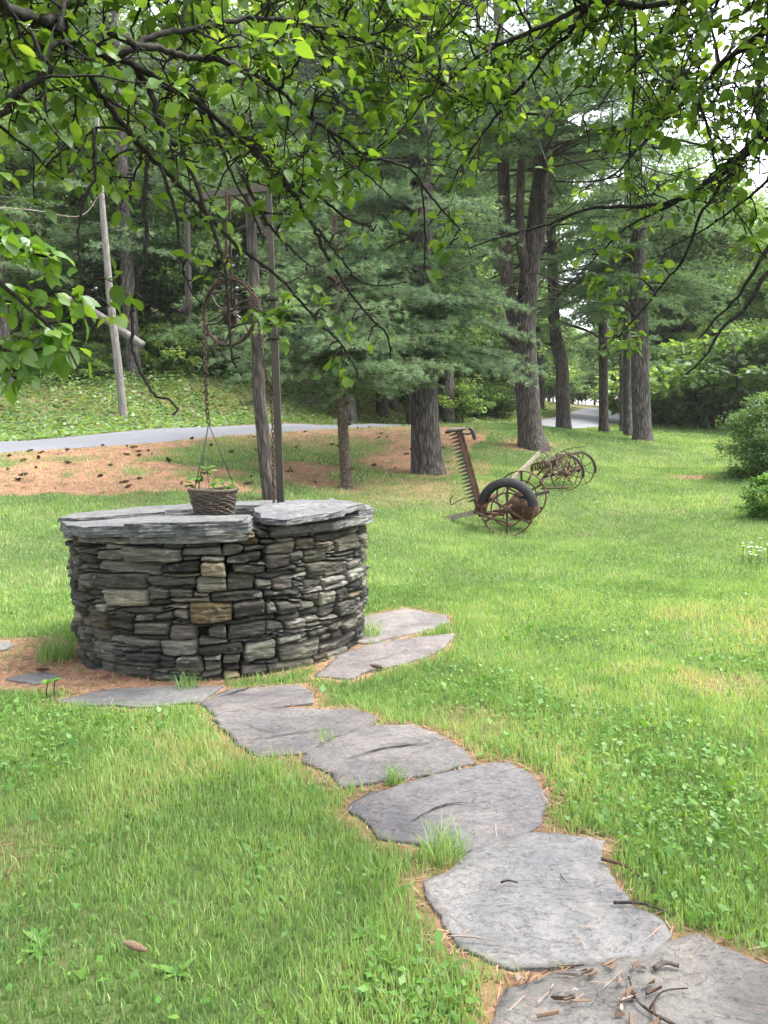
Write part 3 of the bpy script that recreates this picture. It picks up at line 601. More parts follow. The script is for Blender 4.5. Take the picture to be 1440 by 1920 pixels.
# post with pulley wheel, chains and basket
pd = 5.86
pb = P(527, 948, pd); pb = np.array([pb[0], pb[1], WH - 0.12]); ptop = P(503, 330, pd)
post = thing("well_post", "slim weathered square post rising from the well, with two collars and an arm", "post", pb)
b = MB()
pa = lambda v: P(527 - 20.0 * (948 - v) / 515.0, v, pd)
b.add(*bar(pb, pa(640), 0.052, 0.054, (0, 1, 0))); b.build("post", M['post_paint'], post, False)
b = MB(); b.add(*bar(pa(640), ptop, 0.036, 0.038, (0, 1, 0))); b.build("upper_post", M['post_paint'], post, False)
for v in (633, 560):
    b = MB(); c = pa(v); b.add(*box(c, np.array([.042, 0, 0]), np.array([0, .042, 0]), np.array([0, 0, .012])))
    b.add(*box(c + [-.045, -.01, -.02], np.array([.012, 0, 0]), np.array([0, .012, 0]), np.array([0, 0, .012]))); b.build("collar", M['dark_iron'], post, False)
armL = P(350, 372, 5.72)
b = MB(); b.add(*bar(pa(352), armL, 0.05, 0.035)); b.add(*bar(pa(455), P(455, 362, pd), 0.03, 0.03)); b.build("arm", M['post_paint'], post, False)
hook_at = pa(742) + np.array([-0.045, -0.02, 0])
b = MB(); b.add(*tube(smooth_path([hook_at + [.05, 0, .02], hook_at + [0, 0, .015], hook_at + [-.02, -.01, -.012], hook_at + [.005, -.015, -.035], hook_at + [.02, -.01, -.015]], 14), 0.009, 6)); b.build("hook", M['chain_iron'], post)
b = MB(); b.add(*tube(smooth_path([armL, P(352, 470, 5.72), P(353, 540, 5.72), P(350, 572, 5.72), P(338, 586, 5.72)], 20), np.linspace(0.02, 0.026, 20), 6)); b.build("iron_strap", M['dark_iron'], post)
wc = P(430, 586, 5.8); va = math.radians(-11 + 38); wn = np.array([math.sin(va), math.cos(va), 0]); WHR = 0.235
pul = thing("pulley_wheel", "rusty iron spoked pulley wheel hanging under the leaves beside the post", "pulley", wc)
b = MB(); b.add(*ring(wc, WHR, 36, 0.011, wn, 8)); b.add(*ring(wc + wn * .012, WHR + .005, 36, 0.006, wn, 5)); b.add(*ring(wc - wn * .012, WHR + .005, 36, 0.006, wn, 5)); b.build("rim", M['chain_iron'], pul)
uu = np.cross(wn, [0, 0, 1.0])
for k in range(6):
    a = k * PI / 3 + 0.3; d_ = math.cos(a) * uu + math.sin(a) * np.array([0, 0, 1]); e_ = -math.sin(a) * uu + math.cos(a) * np.array([0, 0, 1])
    b = MB(); b.add(*tube(smooth_path([wc + d_ * .03, wc + d_ * .12 + e_ * .03, wc + d_ * WHR], 8), 0.008, 5)); b.build("spoke", M['dark_iron'], pul)
b = MB(); b.add(*tube([wc - wn * .05, wc + wn * .05], 0.035, 12)); b.build("hub", M['chain_iron'], pul)
b = MB(); hy = P(427, 362, 5.76)
for s in (-1, 1): b.add(*bar(wc + wn * .035 * s, hy + wn * .015 * s, 0.018, 0.008, uu))
b.add(*box(wc + wn * 0.05 + [0, 0, .02], uu * .03, wn * .012, np.array([0, 0, .1]))); b.build("yoke", M['chain_iron'], pul, False)
def chain(name, label, path, step, rl, rt, m_):
    p = smooth_path(path, 600); L = np.concatenate([[0], np.cumsum(np.linalg.norm(np.diff(p, axis=0), axis=1))])
    n = int(L[-1] / step); b = MB()
    for i in range(n):
        q = np.array([np.interp((i + .5) * step, L, p[:, k]) for k in range(3)]); q2 = np.array([np.interp((i + .6) * step, L, p[:, k]) for k in range(3)])
        t = unit(q2 - q + 1e-9); s_ = unit(np.cross(t, [0.3, 1, 0.1])); s_ = s_ if i % 2 else np.cross(t, s_)
        a = np.linspace(0, 2 * PI, 9)[:-1]; pts = q + (np.cos(a)[:, None] * t * step * 0.72 + np.sin(a)[:, None] * s_ * rl); pts = np.concatenate([pts, pts[:1]])
        b.add(*tube(pts, rt, 4, cap=False))
    return tag(b.build(name, m_), label, "chain")
el = wc - uu * WHR * np.sign(uu[0]); er = wc + uu * WHR * np.sign(uu[0])
fork = P(391, 795, 5.72)
chain("chain", "thick rusty chain hanging from the pulley wheel down towards the basket", [el + [0, 0, .0], P(384, 660, 5.7), P(387, 745, 5.7), fork], 0.034, 0.013, 0.0048, M['chain_iron'])
arc_ = [wc + WHR * 1.08 * (math.cos(t) * uu * np.sign(uu[0]) + math.sin(t) * np.array([0, 0, 1])) for t in np.linspace(2.6, 0.1, 7)]
chain("chain", "rusty chain looped over the pulley wheel to the hook on the post", arc_ + [P(492, 668, 5.8), P(503, 715, 5.82), hook_at], 0.034, 0.010, 0.004, M['chain_iron'])
chain("chain", "loose end of chain hanging beside the post down into the well", [hook_at + [0, 0, -.02], P(511, 800, 5.78), P(512, 870, 5.78), P(514, 950, 5.78)], 0.034, 0.010, 0.004, M['chain_iron'])
bc = P(402, 968, 5.62); bz = bc[2] - 0.05; bc = np.array([bc[0], bc[1], 0])
bas = thing("wicker_basket", "weathered woven twig basket hanging in the mouth of the well", "basket", (bc[0], bc[1], bz))
b = MB(); nb = 15; bh = 0.235
def bas_r(t): return 0.115 + 0.052 * t ** 0.8
for k in range(nb):
    for h in range(2):
        t = (k + h * .5) / nb; a = np.linspace(0, 2 * PI, 61); w_ = 0.007 * np.sin(a * 11 + k * PI + h * 1.5) + rng.normal(0, .002, 61); w_[-1] = w_[0]; r = bas_r(t) + w_
        dz = rng.normal(0, .003, 61) + 0.006 * np.sin(a * 2 + k); dz[-1] = dz[0]
        b.add(*tube(np.stack([bc[0] + r * np.cos(a), bc[1] + r * np.sin(a), bz + t * bh + dz], 1), 0.0052 + .001 * rng.random(), 5, cap=False))
for k in range(22):
    a = k * 2 * PI / 22; b.add(*tube([[bc[0] + (bas_r(t) + .001) * math.cos(a), bc[1] + (bas_r(t) + .001) * math.sin(a), bz + t * bh] for t in (0, .3, .6, 1.03)], 0.006, 5))
b.add(*tube([[bc[0], bc[1], bz], [bc[0], bc[1], bz + .012]], 0.11, 20)); b.build("woven_body", M['wicker'], bas)
b = MB()
for k in range(3):
    a = np.linspace(0, 2 * PI, 49); r = bas_r(1) + .006 + .006 * np.sin(a * 13 + k * 2.1); z = bz + bh + .008 + .008 * np.cos(a * 13 + k * 2.1) + .006 * np.sin(a * 2)
    b.add(*tube(np.stack([bc[0] + r * np.cos(a), bc[1] + r * np.sin(a), z], 1), 0.008, 6, cap=False))
b.build("rim", M['wicker'], bas)
b = MB(); a = np.linspace(0, 2 * PI, 33)[:-1]; b.add(np.concatenate([np.stack([bc[0] + .155 * np.cos(a), bc[1] + .155 * np.sin(a), bz + bh - .03 + .012 * rng.random(32)], 1), [[bc[0], bc[1], bz + bh]]]), np.stack([np.arange(32), (np.arange(32) + 1) % 32, np.full(32, 32)], 1)); b.build("soil", M['cone'], bas)
b = MB()
for a in (2.5, 4.0, 0.4): b.add(*tube([fork, [bc[0] + .168 * math.cos(a), bc[1] + .168 * math.sin(a), bz + bh]], 0.0042, 5))
b.build("hanger_wire", M['dark_iron'], bas)
bp = thing("basket_plant", "small sprouting green plant growing out of the wicker basket", "plant", (bc[0], bc[1], bz + bh))
b = MB(); st = MB()
for dx, dy, h, n, L in ((-.10, -.02, .10, 7, .07), (-.04, .02, .16, 8, .06), (.02, -.05, .06, 5, .05), (.08, -.03, .05, 5, .045), (.12, .0, .05, 5, .05), (-.13, -.05, .05, 4, .06)):
    top = np.array([bc[0] + dx * 1.1, bc[1] + dy, bz + bh + h]); st.add(*tube([[bc[0] + dx * .8, bc[1] + dy, bz + bh - .02], top], 0.003, 5))
    d_ = rand_unit(n) * [1, 1, .5]; leaves(b, top + rng.normal(0, .012, (n, 3)), d_, np.tile([0, -.4, 1.0], (n, 1)) + rng.normal(0, .3, (n, 3)), L * rng.uniform(.7, 1.2, n), 0.85)
st.build("stem", M['herb'], bp); b.build("foliage", M['herb'], bp)

# ---------------------------------------------------------------- lawn
def ground_z(x, y, fd):
    r = road_off(x, y)
    return G(x, y) + (fbm(x * 0.9, y * 0.9, 3) - 0.5) * 0.05 * np.clip((np.abs(r) - 2.5) / 2, 0, 1) * np.clip(fd / 0.3, 0, 1), r
def blades(mb, x, y, z, h, wd, rnd, lean=0.5):
    n = len(x); a = rng.random(n) * 2 * PI; d = np.stack([np.cos(a), np.sin(a), np.zeros(n)], 1); f = rng.random(n) * PI * 2; s = np.stack([np.cos(f), np.sin(f), np.zeros(n)], 1) * (wd / 2)[:, None]
    p = np.stack([x, y, z - 0.004], 1); k = (h * rng.uniform(0.05, 1.2, n) * lean)[:, None]; up = np.array([0, 0, 1.0])
    m1 = p + d * k * 0.35 + up * (h * 0.55)[:, None]; m2 = p + d * k + up * (h * (1 - 0.18 * (k[:, 0] / h)))[:, None]
    V = np.stack([p - s, p + s, m1 - s * 0.85, m1 + s * 0.85, m2], 1); i = np.arange(n) * 5
    mb.add(V.reshape(-1, 3), [np.stack([i, i + 1, i + 3, i + 2], 1), np.stack([i + 2, i + 3, i + 4], 1)], np.repeat(np.clip(rnd, 0, 1), 5))
grass = MB(); clover = MB(); litter = MB()
for a_, b_, den, wd, hh in ((1.15, 3, 14000, .0034, .05), (3, 5, 8500, .0042, .052), (5, 8, 3900, .0056, .056), (8, 13, 1400, .008, .064), (13, 20, 620, .012, .072), (20, 32, 260, .019, .08), (32, 56, 90, .034, .09)):
    ar = 0.52 * (b_ * b_ - a_ * a_) + 2 * (b_ - a_); n = int(ar * den)
    y = np.sqrt(rng.random(n) * (b_ * b_ - a_ * a_) + a_ * a_) if a_ > 3 else rng.uniform(a_, b_, n); x = (rng.random(n) * 2 - 1) * (0.52 * y + 1.0)
    zn, fd, wdist = zone(x, y); z, r = ground_z(x, y, fd)
    pat = fbm(x * 1.1 + 5, y * 1.1, 4); fine = fbm(x * 6, y * 6, 3)
    keep = (r > RHW + 0.3) & (fd > 0.0) & (wdist > 0.03) & (rng.random(n) > zn * (0.97 if b_ < 8 else 0.90)) & (rng.random(n) < 0.45 + 1.1 * fine)
    x, y, z, pat, fine, fd, wdist = (q[keep] for q in (x, y, z, pat, fine, fd, wdist)); n = len(x)
    h = hh * rng.uniform(0.38, 1.18, n) * (0.55 + 0.9 * pat) * np.where((fd < 0.25) & (fd > 0.03), 1.2, 1)
    u, v = proj(np.stack([x, y, z], 1))
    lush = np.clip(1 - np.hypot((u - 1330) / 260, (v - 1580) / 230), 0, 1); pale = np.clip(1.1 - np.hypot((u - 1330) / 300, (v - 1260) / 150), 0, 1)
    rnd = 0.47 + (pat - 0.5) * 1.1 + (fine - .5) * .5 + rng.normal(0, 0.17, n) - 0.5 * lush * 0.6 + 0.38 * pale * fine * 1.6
    rnd = np.where(rng.random(n) < 0.02 + .06 * np.clip((pat - .52) * 4, 0, 1), rng.uniform(.88, 1, n), rnd)
    blades(grass, x, y, z, h, wd * rng.uniform(.7, 1.4, n), rnd)
    if b_ <= 13:   # low broad leaves: clover and weeds mixed into the sward
        n = int(ar * {3: 3200, 5: 1800, 8: 700, 13: 150}[b_]); y = rng.uniform(a_, b_, n); x = (rng.random(n) * 2 - 1) * (0.52 * y + 1.0)
        zn, fd, wdist = zone(x, y); z, r = ground_z(x, y, fd); u, v = proj(np.stack([x, y, z], 1)); pat = fbm(x * 1.6 + 31, y * 1.6 + 8, 3)
        dens = np.clip((pat - 0.45) * 4, 0.05, 1) * 0.7 + 0.9 * np.clip(1.1 - np.hypot((u - 1290) / 240, (v - 1540) / 200), 0, 1) + 0.9 * np.clip(1.1 - np.hypot((u - 800) / 200, (v - 1890) / 120), 0, 1) + 0.6 * np.clip(1.1 - np.hypot((u - 230) / 240, (v - 1360) / 70), 0, 1)
        keep = (r > RHW + 1) & (fd > 0.02) & (wdist > 0.05) & (rng.random(n) > zn) & (rng.random(n) < dens); x, y, z = x[keep], y[keep], z[keep]; n = len(x)
        a = rng.random(n) * 2 * PI; d = np.stack([np.cos(a), np.sin(a), rng.uniform(-.1, .5, n)], 1)
        L = rng.uniform(.014, .03, n) * (1 + 0.06 * a_) ; big = rng.random(n) < .05; L = np.where(big & (y < 6), L * 1.7, L); d[big, 2] += .6
        nr = np.tile([0, 0, 1.0], (n, 1)) + rng.normal(0, .35, (n, 3))
        cards(clover, np.stack([x, y, z + rng.uniform(.008, .045, n)], 1), d, nr, L, 0.36, np.clip(rng.normal(.5, .22, n), 0, 1))
    if b_ <= 20:  # fallen needles and bits
        n = int(ar * {3: 2600, 5: 2600, 8: 1500, 13: 700, 20: 260}[b_]); y = rng.uniform(a_, b_, n); x = (rng.random(n) * 2 - 1) * (0.52 * y + 1.0)
        zn, fd, wdist = zone(x, y); z, r = ground_z(x, y, fd); on = fd < 0
        p_ = np.where(on, np.clip(0.02 + 0.5 * np.exp(fd / 0.03), 0, 1) * 0.25, zn ** 1.5)
        u, v = proj(np.stack([x, y, z], 1)); p_ = np.where(on & (v > 1790) & (u < 1210) & (u > 950), 0.2 * fbm(x * 5, y * 5, 3), p_)
        keep = (r > RHW) & (wdist > 0.0) & (rng.random(n) < p_); x, y, z, on = x[keep], y[keep], z[keep], on[keep]; n = len(x)
        a = rng.random(n) * 2 * PI; d = np.stack([np.cos(a), np.sin(a), rng.uniform(-.02, .15, n)], 1); sc = (1 + 0.10 * a_); L = (rng.uniform(.03, .085, n) * sc ** .5)[:, None]
        s = np.stack([-d[:, 1], d[:, 0], np.zeros(n)], 1) * 0.0011 * sc * rng.uniform(.5, 1.7, (n, 1)) * np.where(on, .6, 1)[:, None]; p = np.stack([x, y, np.where(on, FTOP + .008, z + .006)], 1)
        V = np.stack([p - s, p + s, p + d * L + s, p + d * L - s], 1); litter.add(V.reshape(-1, 3), np.arange(4 * n).reshape(-1, 4), np.repeat(rng.random(n), 4))
n = 150; y = rng.uniform(1.3, 8, n); x = (rng.random(n) * 2 - 1) * (0.52 * y + .8); zn, fd, wdist = zone(x, y); z, r = ground_z(x, y, fd); pw = fbm(x * .8 + 3, y * .8, 3)
for xi, yi, zi in np.stack([x, y, z], 1)[(fd > .07) & (wdist > .1) & (zn < .4) & (pw > .42)]:   # dandelion and plantain rosettes in the sward
    m = rng.integers(5, 10); a = np.arange(m) * 2 * PI / m + rng.normal(0, .3, m); d = np.stack([np.cos(a), np.sin(a), rng.uniform(.25, .9, m)], 1)
    leaves(clover, np.tile([xi, yi, zi], (m, 1)), d, np.stack([-np.cos(a) * .6, -np.sin(a) * .6, np.ones(m)], 1), rng.uniform(.03, .07, m), rng.uniform(.24, .42), .2, .45, np.clip(rng.normal(.62, .15, m), 0, 1))
tag(grass.build("lawn_grass", M['grass']), kind='stuff'); tag(clover.build("clover_and_weeds", M['herb']), kind='stuff'); tag(litter.build("needle_litter", M['litter']), kind='stuff')

# grass tufts in the path joints and by the well, small herbs
def tuft(u, v, r, n, h, label, g_=None, dry=0.0):
    c = Pz(u, v, FTOP) if v > 1150 else on_ground(u, v); z0 = 0.0 if v > 1150 else c[2]
    e = thing("grass_tuft", label, "grass tuft", (c[0], c[1], z0), g_); b = MB(); k = r * np.sqrt(rng.random(n)); a = rng.random(n) * 2 * PI
    blades(b, c[0] + k * np.cos(a), c[1] + k * np.sin(a), np.full(n, z0), h * rng.uniform(.4, 1.2, n), rng.uniform(.0025, .0045, n), np.clip(rng.normal(.45 + dry, .2, n), 0, 1), 0.9)
    b.build("blade_bunch", M['grass'], e)
tuft(738, 1462, .045, 90, .10, "small tuft of grass in the joint behind the wide rounded flagstone")
tuft(832, 1602, .075, 200, .13, "thick tuft of grass in the joint before the largest pale flagstone", dry=.1)
tuft(610, 1385, .05, 40, .08, "thin sparse grass sprig between two flagstones in front of the well")
tuft(105, 1235, .13, 320, .22, "tall clump of grass at the left foot of the well", dry=-.1)
tuft(690, 1190, .11, 160, .16, "grass clump against the right foot of the well")
tuft(352, 1287, .07, 110, .12, "wispy grass clump at the front foot of the well", dry=-.15)
for u, v, n in ((102, 1312, 5), (88, 1318, 4)):
    c = Pz(u, v, 0); h = thing("weed", "small upright leafy weed at the edge of the brown needles left of the well", "weed", (c[0], c[1], 0), "upright weeds by the needles")
    b = MB(); b.add(*tube([c, c + [.0, 0, .06], c + [.01, 0, .12]], .004, 5)); b.build("stem", M['dark_bark'], h); b = MB()
    leaves(b, np.tile(c + [.01, 0, .11], (6, 1)), rand_unit(6) * [1, 1, .3] + [0, 0, .6], np.tile([0, 0, 1.], (6, 1)), .05, .5); b.build("foliage", M['herb'], h)

# sticks and cones
def stick(u, v, ang, L, r, label, m_='old_wood', kink=0.1, group=None, name="twig"):
    c = Pz(u, v, FTOP); d = np.array([math.cos(ang), math.sin(ang), 0]); s = np.array([-d[1], d[0], 0]); b = MB()
    b.add(*tube(smooth_path([c - d * L / 2 + [0, 0, .013], c + s * kink * L + [0, 0, .017], c + d * L / 2 + [0, 0, .013]], 9), np.linspace(r, r * .55, 9), 6, wob=.25))
    tag(b.build(name, M[m_]), label, name.replace('_', ' '), group)
stick(1165, 1635, -.9, .16, .006, "brown twig lying at the right edge of the largest pale flagstone", 'cone')
stick(1198, 1708, -.35, .15, .005, "dark thin twig below the right edge of the largest pale flagstone", 'dark_bark')
stick(1222, 1885, 1.9, .19, .0045, "crooked grey twig across the littered near flagstone", 'dark_bark', .2)
stick(1255, 1880, .5, .14, .003, "thin curved twig beside the crooked grey one", 'dark_bark', .15)
stick(885, 1768, -.2, .14, .003, "fine straight twig on the lower left of the largest pale flagstone", 'old_wood', .02)
stick(955, 1662, -.1, .055, .004, "short dark twig on the face of the largest pale flagstone", 'dark_bark', .1)
stick(1250, 1822, .1, .07, .008, "dark forked bit of twig on the littered near flagstone", 'dark_bark', .2)
def splinter(u, v):
    c = Pz(u, v, FTOP) + [0, 0, .012 + .006 * rng.random()]; a = rng.uniform(-.2, 1.4); d = np.array([math.cos(a), math.sin(a), rng.uniform(-.06, .06)]); L = rng.uniform(.008, .028); w_ = rng.uniform(.002, .007); s_ = np.array([-d[1], d[0], rng.uniform(-.3, .3)]); b = MB()
    V, F = box(c, d * L, s_ * w_ / 2, np.array([0, 0, .003])); V = V + rng.normal(0, .0025, V.shape); b.add(V, F)
    tag(b.build("bark_splinter", M[rng.choice(['bark_tan', 'old_wood', 'bark_tan', 'cone'])], None, False), "flat splinter of bark strewn on the littered near flagstone", "bark splinter", "bark splinters on the near flagstone")
M['bark_tan'] = surf("tan bark", metal_build((0.08, 0.05, 0.033), (0.16, 0.105, 0.07), (0.24, 0.17, 0.12), 30), 0.9, 0.4, 0.004)
for k in range(34): splinter(rng.uniform(950, 1230), min(1925, 1815 + abs(rng.normal(0, 70))))
cone = MB()
for k in range(7):
    t = k / 6; r = .021 * math.sin(.35 + 2.5 * t) + .004; a = np.arange(9) * 2 * PI / 9 + k * .35
    c = np.stack([np.full(9, (t - .5) * .1), r * np.cos(a), r * np.sin(a)], 1); o = np.stack([np.full(9, (t - .5) * .1 + .012), (r + .008) * np.cos(a), (r + .008) * np.sin(a)], 1); e = np.stack([np.full(9, (t - .5) * .1 - .01), r * .8 * np.cos(a), r * .8 * np.sin(a)], 1)
    s = np.stack([np.zeros(9), -np.sin(a), np.cos(a)], 1) * (r * .35)
    V = np.stack([e - s, e + s, o + s, o - s], 1).reshape(-1, 3); cone.add(V, np.arange(36).reshape(-1, 4))
cone.add(*tube([[-.05, 0, 0], [.05, 0, 0]], [.012, .009], 7))
cone = cone.build("pine_cone", M['cone']); cone['category'] = "pine cone"
first = True
def put_cone(p, s, lab, grp):
    global first
    o = cone if first else cone.copy()
    if not first: COL.objects.link(o)
    first = False; o.location = p; o.rotation_euler = (rng.uniform(0, 6), rng.uniform(-.3, .3), rng.uniform(0, 6)); o.scale = (s, s * .62, s * .62); o['label'] = lab
    if grp: o['group'] = grp
    elif 'group' in o: del o['group']
n = 0
while n < 75:
    u = rng.uniform(0, 900); v = rng.uniform(800, 925); d = 0
    if not inside(BANK, np.array([u]), np.array([v]))[0]: continue
    for dd in np.arange(10, 30, .1):
        q = P(u, v, dd)
        if q[2] <= g1(q[0], q[1]): d = dd; break
    if d == 0: continue
    q = P(u, v, d); q[2] = g1(q[0], q[1]) + .03; n += 1
    put_cone(q, rng.uniform(.8, 1.5), "dark pine cone lying on the orange needle bank below the road", "pine cones on the needle bank")
for u, v, s, lab in ((255, 1782, .62, "pale brown pine cone in the grass at the bottom left"), (707, 1250, .8, "dark pine cone on the long tapering flagstone beside the well"), (80, 1255, .7, "dark pine cone in the brown needles left of the well")):
    q = Pz(u, v, FTOP + .02); put_cone(q, s, lab, None)
    if 'pale' in lab: pc = COL.objects[-1]; pc.data = pc.data.copy(); pc.data.materials[0] = M['bark_tan']; pc.location.z += .012

# ---------------------------------------------------------------- the horse drawn mower
MD = 12.0
def spoked(parent, c, r, axis, nsp, rt, inner, name="wheel", rim_w=0.05, flat=True):
    b = MB(); axis = unit(np.asarray(axis, float)); u_ = unit(np.cross(axis, [0, 0, 1.0])); w_ = np.array([0, 0, 1.0])
    for s_ in np.linspace(-.5, .5, 4): b.add(*ring(c + axis * rim_w * s_, r, 48, rt, axis, 5))
    if inner: b.add(*ring(c, inner, 48, 0.013, axis, 5))
    wh = b.build(name, M['rust'], parent)
    for k in range(nsp):
        a = k * PI * 2 / nsp + .5; d_ = math.cos(a) * u_ + math.sin(a) * w_; e_ = np.cross(axis, d_); b = MB()
        b.add(*bar(c + d_ * .03, c + d_ * r, .034 if flat else .014, .012, e_)); b.build("spoke", M['rust'], wh, False)
    b = MB(); b.add(*tube([c - axis * .08, c - axis * .05, c + axis * .05, c + axis * .08], [.03, .055, .055, .03], 14)); b.build("hub", M['rust'], wh)
mc = P(951, 955, MD); mg = np.array([mc[0], mc[1], g1(mc[0], mc[1])])
mow = thing("sickle_mower", "rusty horse drawn sickle mower with its toothed cutter bar standing upright", "mower", mg)
mr = max(.40, mc[2] - mg[2] + .02); ax = unit(np.array([.42, 1.0, 0]))
spoked(mow, mc, mr, ax, 6, .011, mr * .62)
mc2 = mc + ax * 1.0; mc2[2] = g1(mc2[0], mc2[1]) + mr; spoked(mow, mc2, mr, ax, 6, .011, mr * .62)
b = MB(); a = np.linspace(.12, PI - .30, 22); u_ = unit(np.cross(ax, [0, 0, 1.0])); u_ = u_ if u_[0] > 0 else -u_
cs = np.linspace(-1, 1, 7); R_ = mr + .055
V = np.array([[mc + (R_ - .11 * q * q + .02) * (math.cos(t) * u_ + math.sin(t) * np.array([0, 0, 1])) + ax * q * .085 for q in cs] for t in a]); V2 = np.array([[mc + (R_ - .11 * q * q - .012) * (math.cos(t) * u_ + math.sin(t) * np.array([0, 0, 1])) + ax * q * .07 for q in cs[::-1]] for t in a])
VV = np.concatenate([V, V2], 1).reshape(-1, 3); i = np.arange(21)[:, None] * 14; j = np.arange(14)[None]
b.add(VV, np.stack([i + j, i + (j + 1) % 14, i + 14 + (j + 1) % 14, i + 14 + j], -1).reshape(-1, 4)); b.build("half_tyre", M['rubber'], mow)
# gear housing, axle, frame
b = MB(); gc = mc + ax * .45 + u_ * .16; b.add(*tube([gc - u_ * .24, gc - u_ * .16, gc + u_ * .12, gc + u_ * .24], [.1, .2, .22, .12], 16)); b.add(*box(gc + [0, 0, .17], u_ * .12, ax * .1, np.array([0, 0, .08]))); b.build("gear_housing", M['rust'], mow)
b = MB(); b.add(*tube([mc, mc2], .028, 10)); b.build("axle", M['rust'], mow)
b = MB()
b.add(*bar(mc + ax * .3 - u_ * .55 + [0, 0, -.12], mc + ax * .35 + u_ * .35 + [0, 0, .02], .07, .04)); b.add(*bar(mc + ax * .7 - u_ * .4 + [0, 0, -.1], mc + ax * .6 + u_ * .3 + [0, 0, 0], .06, .04))
b.add(*bar(P(890, 945, MD + .25), P(930, 930, MD + .3), .09, .05)); b.add(*bar(P(888, 960, MD + .2), P(945, 965, MD + .3), .05, .04)); b.add(*tube([P(905, 950, MD), P(940, 925, MD + .4), P(955, 905, MD + .5)], .015, 6))
b.add(*tube([P(893, 962, MD - .1), P(940, 978, MD), P(962, 985, MD + .2)], .018, 6)); b.add(*box(P(902, 952, MD + .3), np.array([.09, 0, 0]), np.array([0, .08, 0]), np.array([.02, 0, .07])))
b.build("frame", M['rust'], mow)
# cutter bar with guards
c0 = P(897, 940, MD + .15); c1 = P(861, 808, MD + .15); b = MB(); b.add(*bar(c0, c1, .075, .02, (1, .25, 0))); b.add(*bar(c0 + [.03, 0, 0], c1 + [.03, 0, 0], .02, .05, (0, 1, 0))); cb = b.build("cutter_bar", M['rust'], mow, False)
for k in range(19):
    q = c0 + (c1 - c0) * (.03 + .94 * k / 18); b = MB(); t = q + np.array([-.19, -.02, -.045]); w_ = unit(c1 - c0) * .028
    b.add(np.array([q - w_ + [-.03, -.012, 0], q + w_ + [-.03, -.012, 0], q + w_ + [-.03, .012, 0], q - w_ + [-.03, .012, 0], t]), [np.array([[0, 1, 2, 3]]), np.array([[1, 0, 4], [2, 1, 4], [3, 2, 4], [0, 3, 4]])])
    b.add(*box(q + [-.035, 0, .012], np.array([.02, 0, 0]), np.array([0, .012, 0]), np.array([0, 0, .012]))); b.build("guard_tooth", M['dark_iron'], cb, False)
b = MB(); b.add(*tube(smooth_path([P(834, 812, MD), P(848, 807, MD), P(872, 804, MD + .15)], 8), [.012, .03, .036, .036, .034, .034, .03, .024], 6)); b.add(*tube(smooth_path([P(864, 811, MD), P(876, 814, MD), P(884, 812, MD)], 8), .018, 6)); b.add(*tube(smooth_path([P(880, 803, MD), P(886, 808, MD), P(890, 824, MD)], 8), [.02, .03, .034, .034, .034, .034, .032, .026], 6)); b.build("divider_board", M['dark_iron'], mow)
b = MB(); b.add(*bar(P(960, 899, MD + .8), P(1012, 849, MD + 1.3), .06, .03)); b.add(*bar(P(999, 862, MD + 1.2), P(1014, 857, MD + 1.2), .03, .02)); b.build("lifting_lever", M['old_wood'], mow, False)
b = MB(); b.add(*bar(P(972, 934, MD - .05), P(1029, 922, MD + .1), .05, .03)); b.build("seat_spring", M['dark_iron'], mow, False)
b = MB(); b.add(*bar(P(903, 958, MD + .4), P(815, 977, MD + 1.0), .08, .06)); b.build("drawbar", M['old_wood'], mow, False)
b = MB(); b.add(*tube(smooth_path([P(872, 933, MD + .2), P(858, 940, MD + .2), P(846, 946, MD + .2), P(845, 936, MD + .2), P(850, 928, MD + .2)], 16), .009, 5)); b.build("grass_stick", M['rust'], mow)

# ---------------------------------------------------------------- the hay rake behind it
RD = 15.8; rc = P(1060, 880, RD); rg = np.array([rc[0], rc[1], g1(rc[0], rc[1])])
rake = thing("hay_tedder", "rusty old hay tedder with tangled curved tines and two thin wheels", "hay tedder", rg)
rax = unit(np.array([.75, 1, 0])); wr = .34
for u, v, dd in ((1062, 887, RD - .3), (1086, 880, RD + .7)):
    c = P(u, v, dd); c[2] = g1(c[0], c[1]) + wr; spoked(rake, c, wr, rax, 8, .008, 0, "wheel", .03, False)
    b = MB(); b.add(*ring(c, wr + .03, 20, .018, rax, 6, -.2, 1.5)); b.build("wheel_guard", M['dark_iron'], rake)
b = MB(); b.add(*tube([P(1018, 895, RD), P(1062, 885, RD), P(1086, 878, RD + .7)], .025, 8)); b.add(*tube([P(1006, 892, RD), P(1030, 868, RD), P(1055, 858, RD + .2)], .02, 6)); b.add(*bar(P(1015, 916, RD - .6), P(1066, 914, RD - .4), .04, .025)); b.add(*tube(smooth_path([P(1059, 915, RD - .4), P(1067, 922, RD - .4), P(1077, 929, RD - .4)], 6), .012, 5))
b.add(*bar(P(987, 907, RD - .4), P(1002, 880, RD - .3), .025, .025)); b.add(*bar(P(1012, 905, RD - .2), P(1035, 876, RD), .05, .03)); b.build("frame", M['rust'], rake)
b = MB(); s0, s1 = P(998, 872, RD - .2), P(1043, 862, RD - .1); b.add(*tube(smooth_path([P(997, 886, RD - .2), s0, P(1018, 866, RD - .2), s1, P(1062, 851, RD)], 16), .022, 6))
for k in range(11):
    q = s0 + (s1 - s0) * k / 10 + [0, 0, .02]; b.add(*bar(q, q + [.015, -.03, -.12], .035, .012, (1, 0, 0)))
b.add(*tube([s0 + [0, 0, -.11], s1 + [.02, 0, -.11]], .014, 5)); b.build("tooth_comb", M['rust'], rake)
b = MB(); b.add(*bar(P(1062, 852, RD), P(1090, 847, RD + .2), .03, .12, (0, 0, 1))); b.build("seat_board", M['dark_iron'], rake, False)
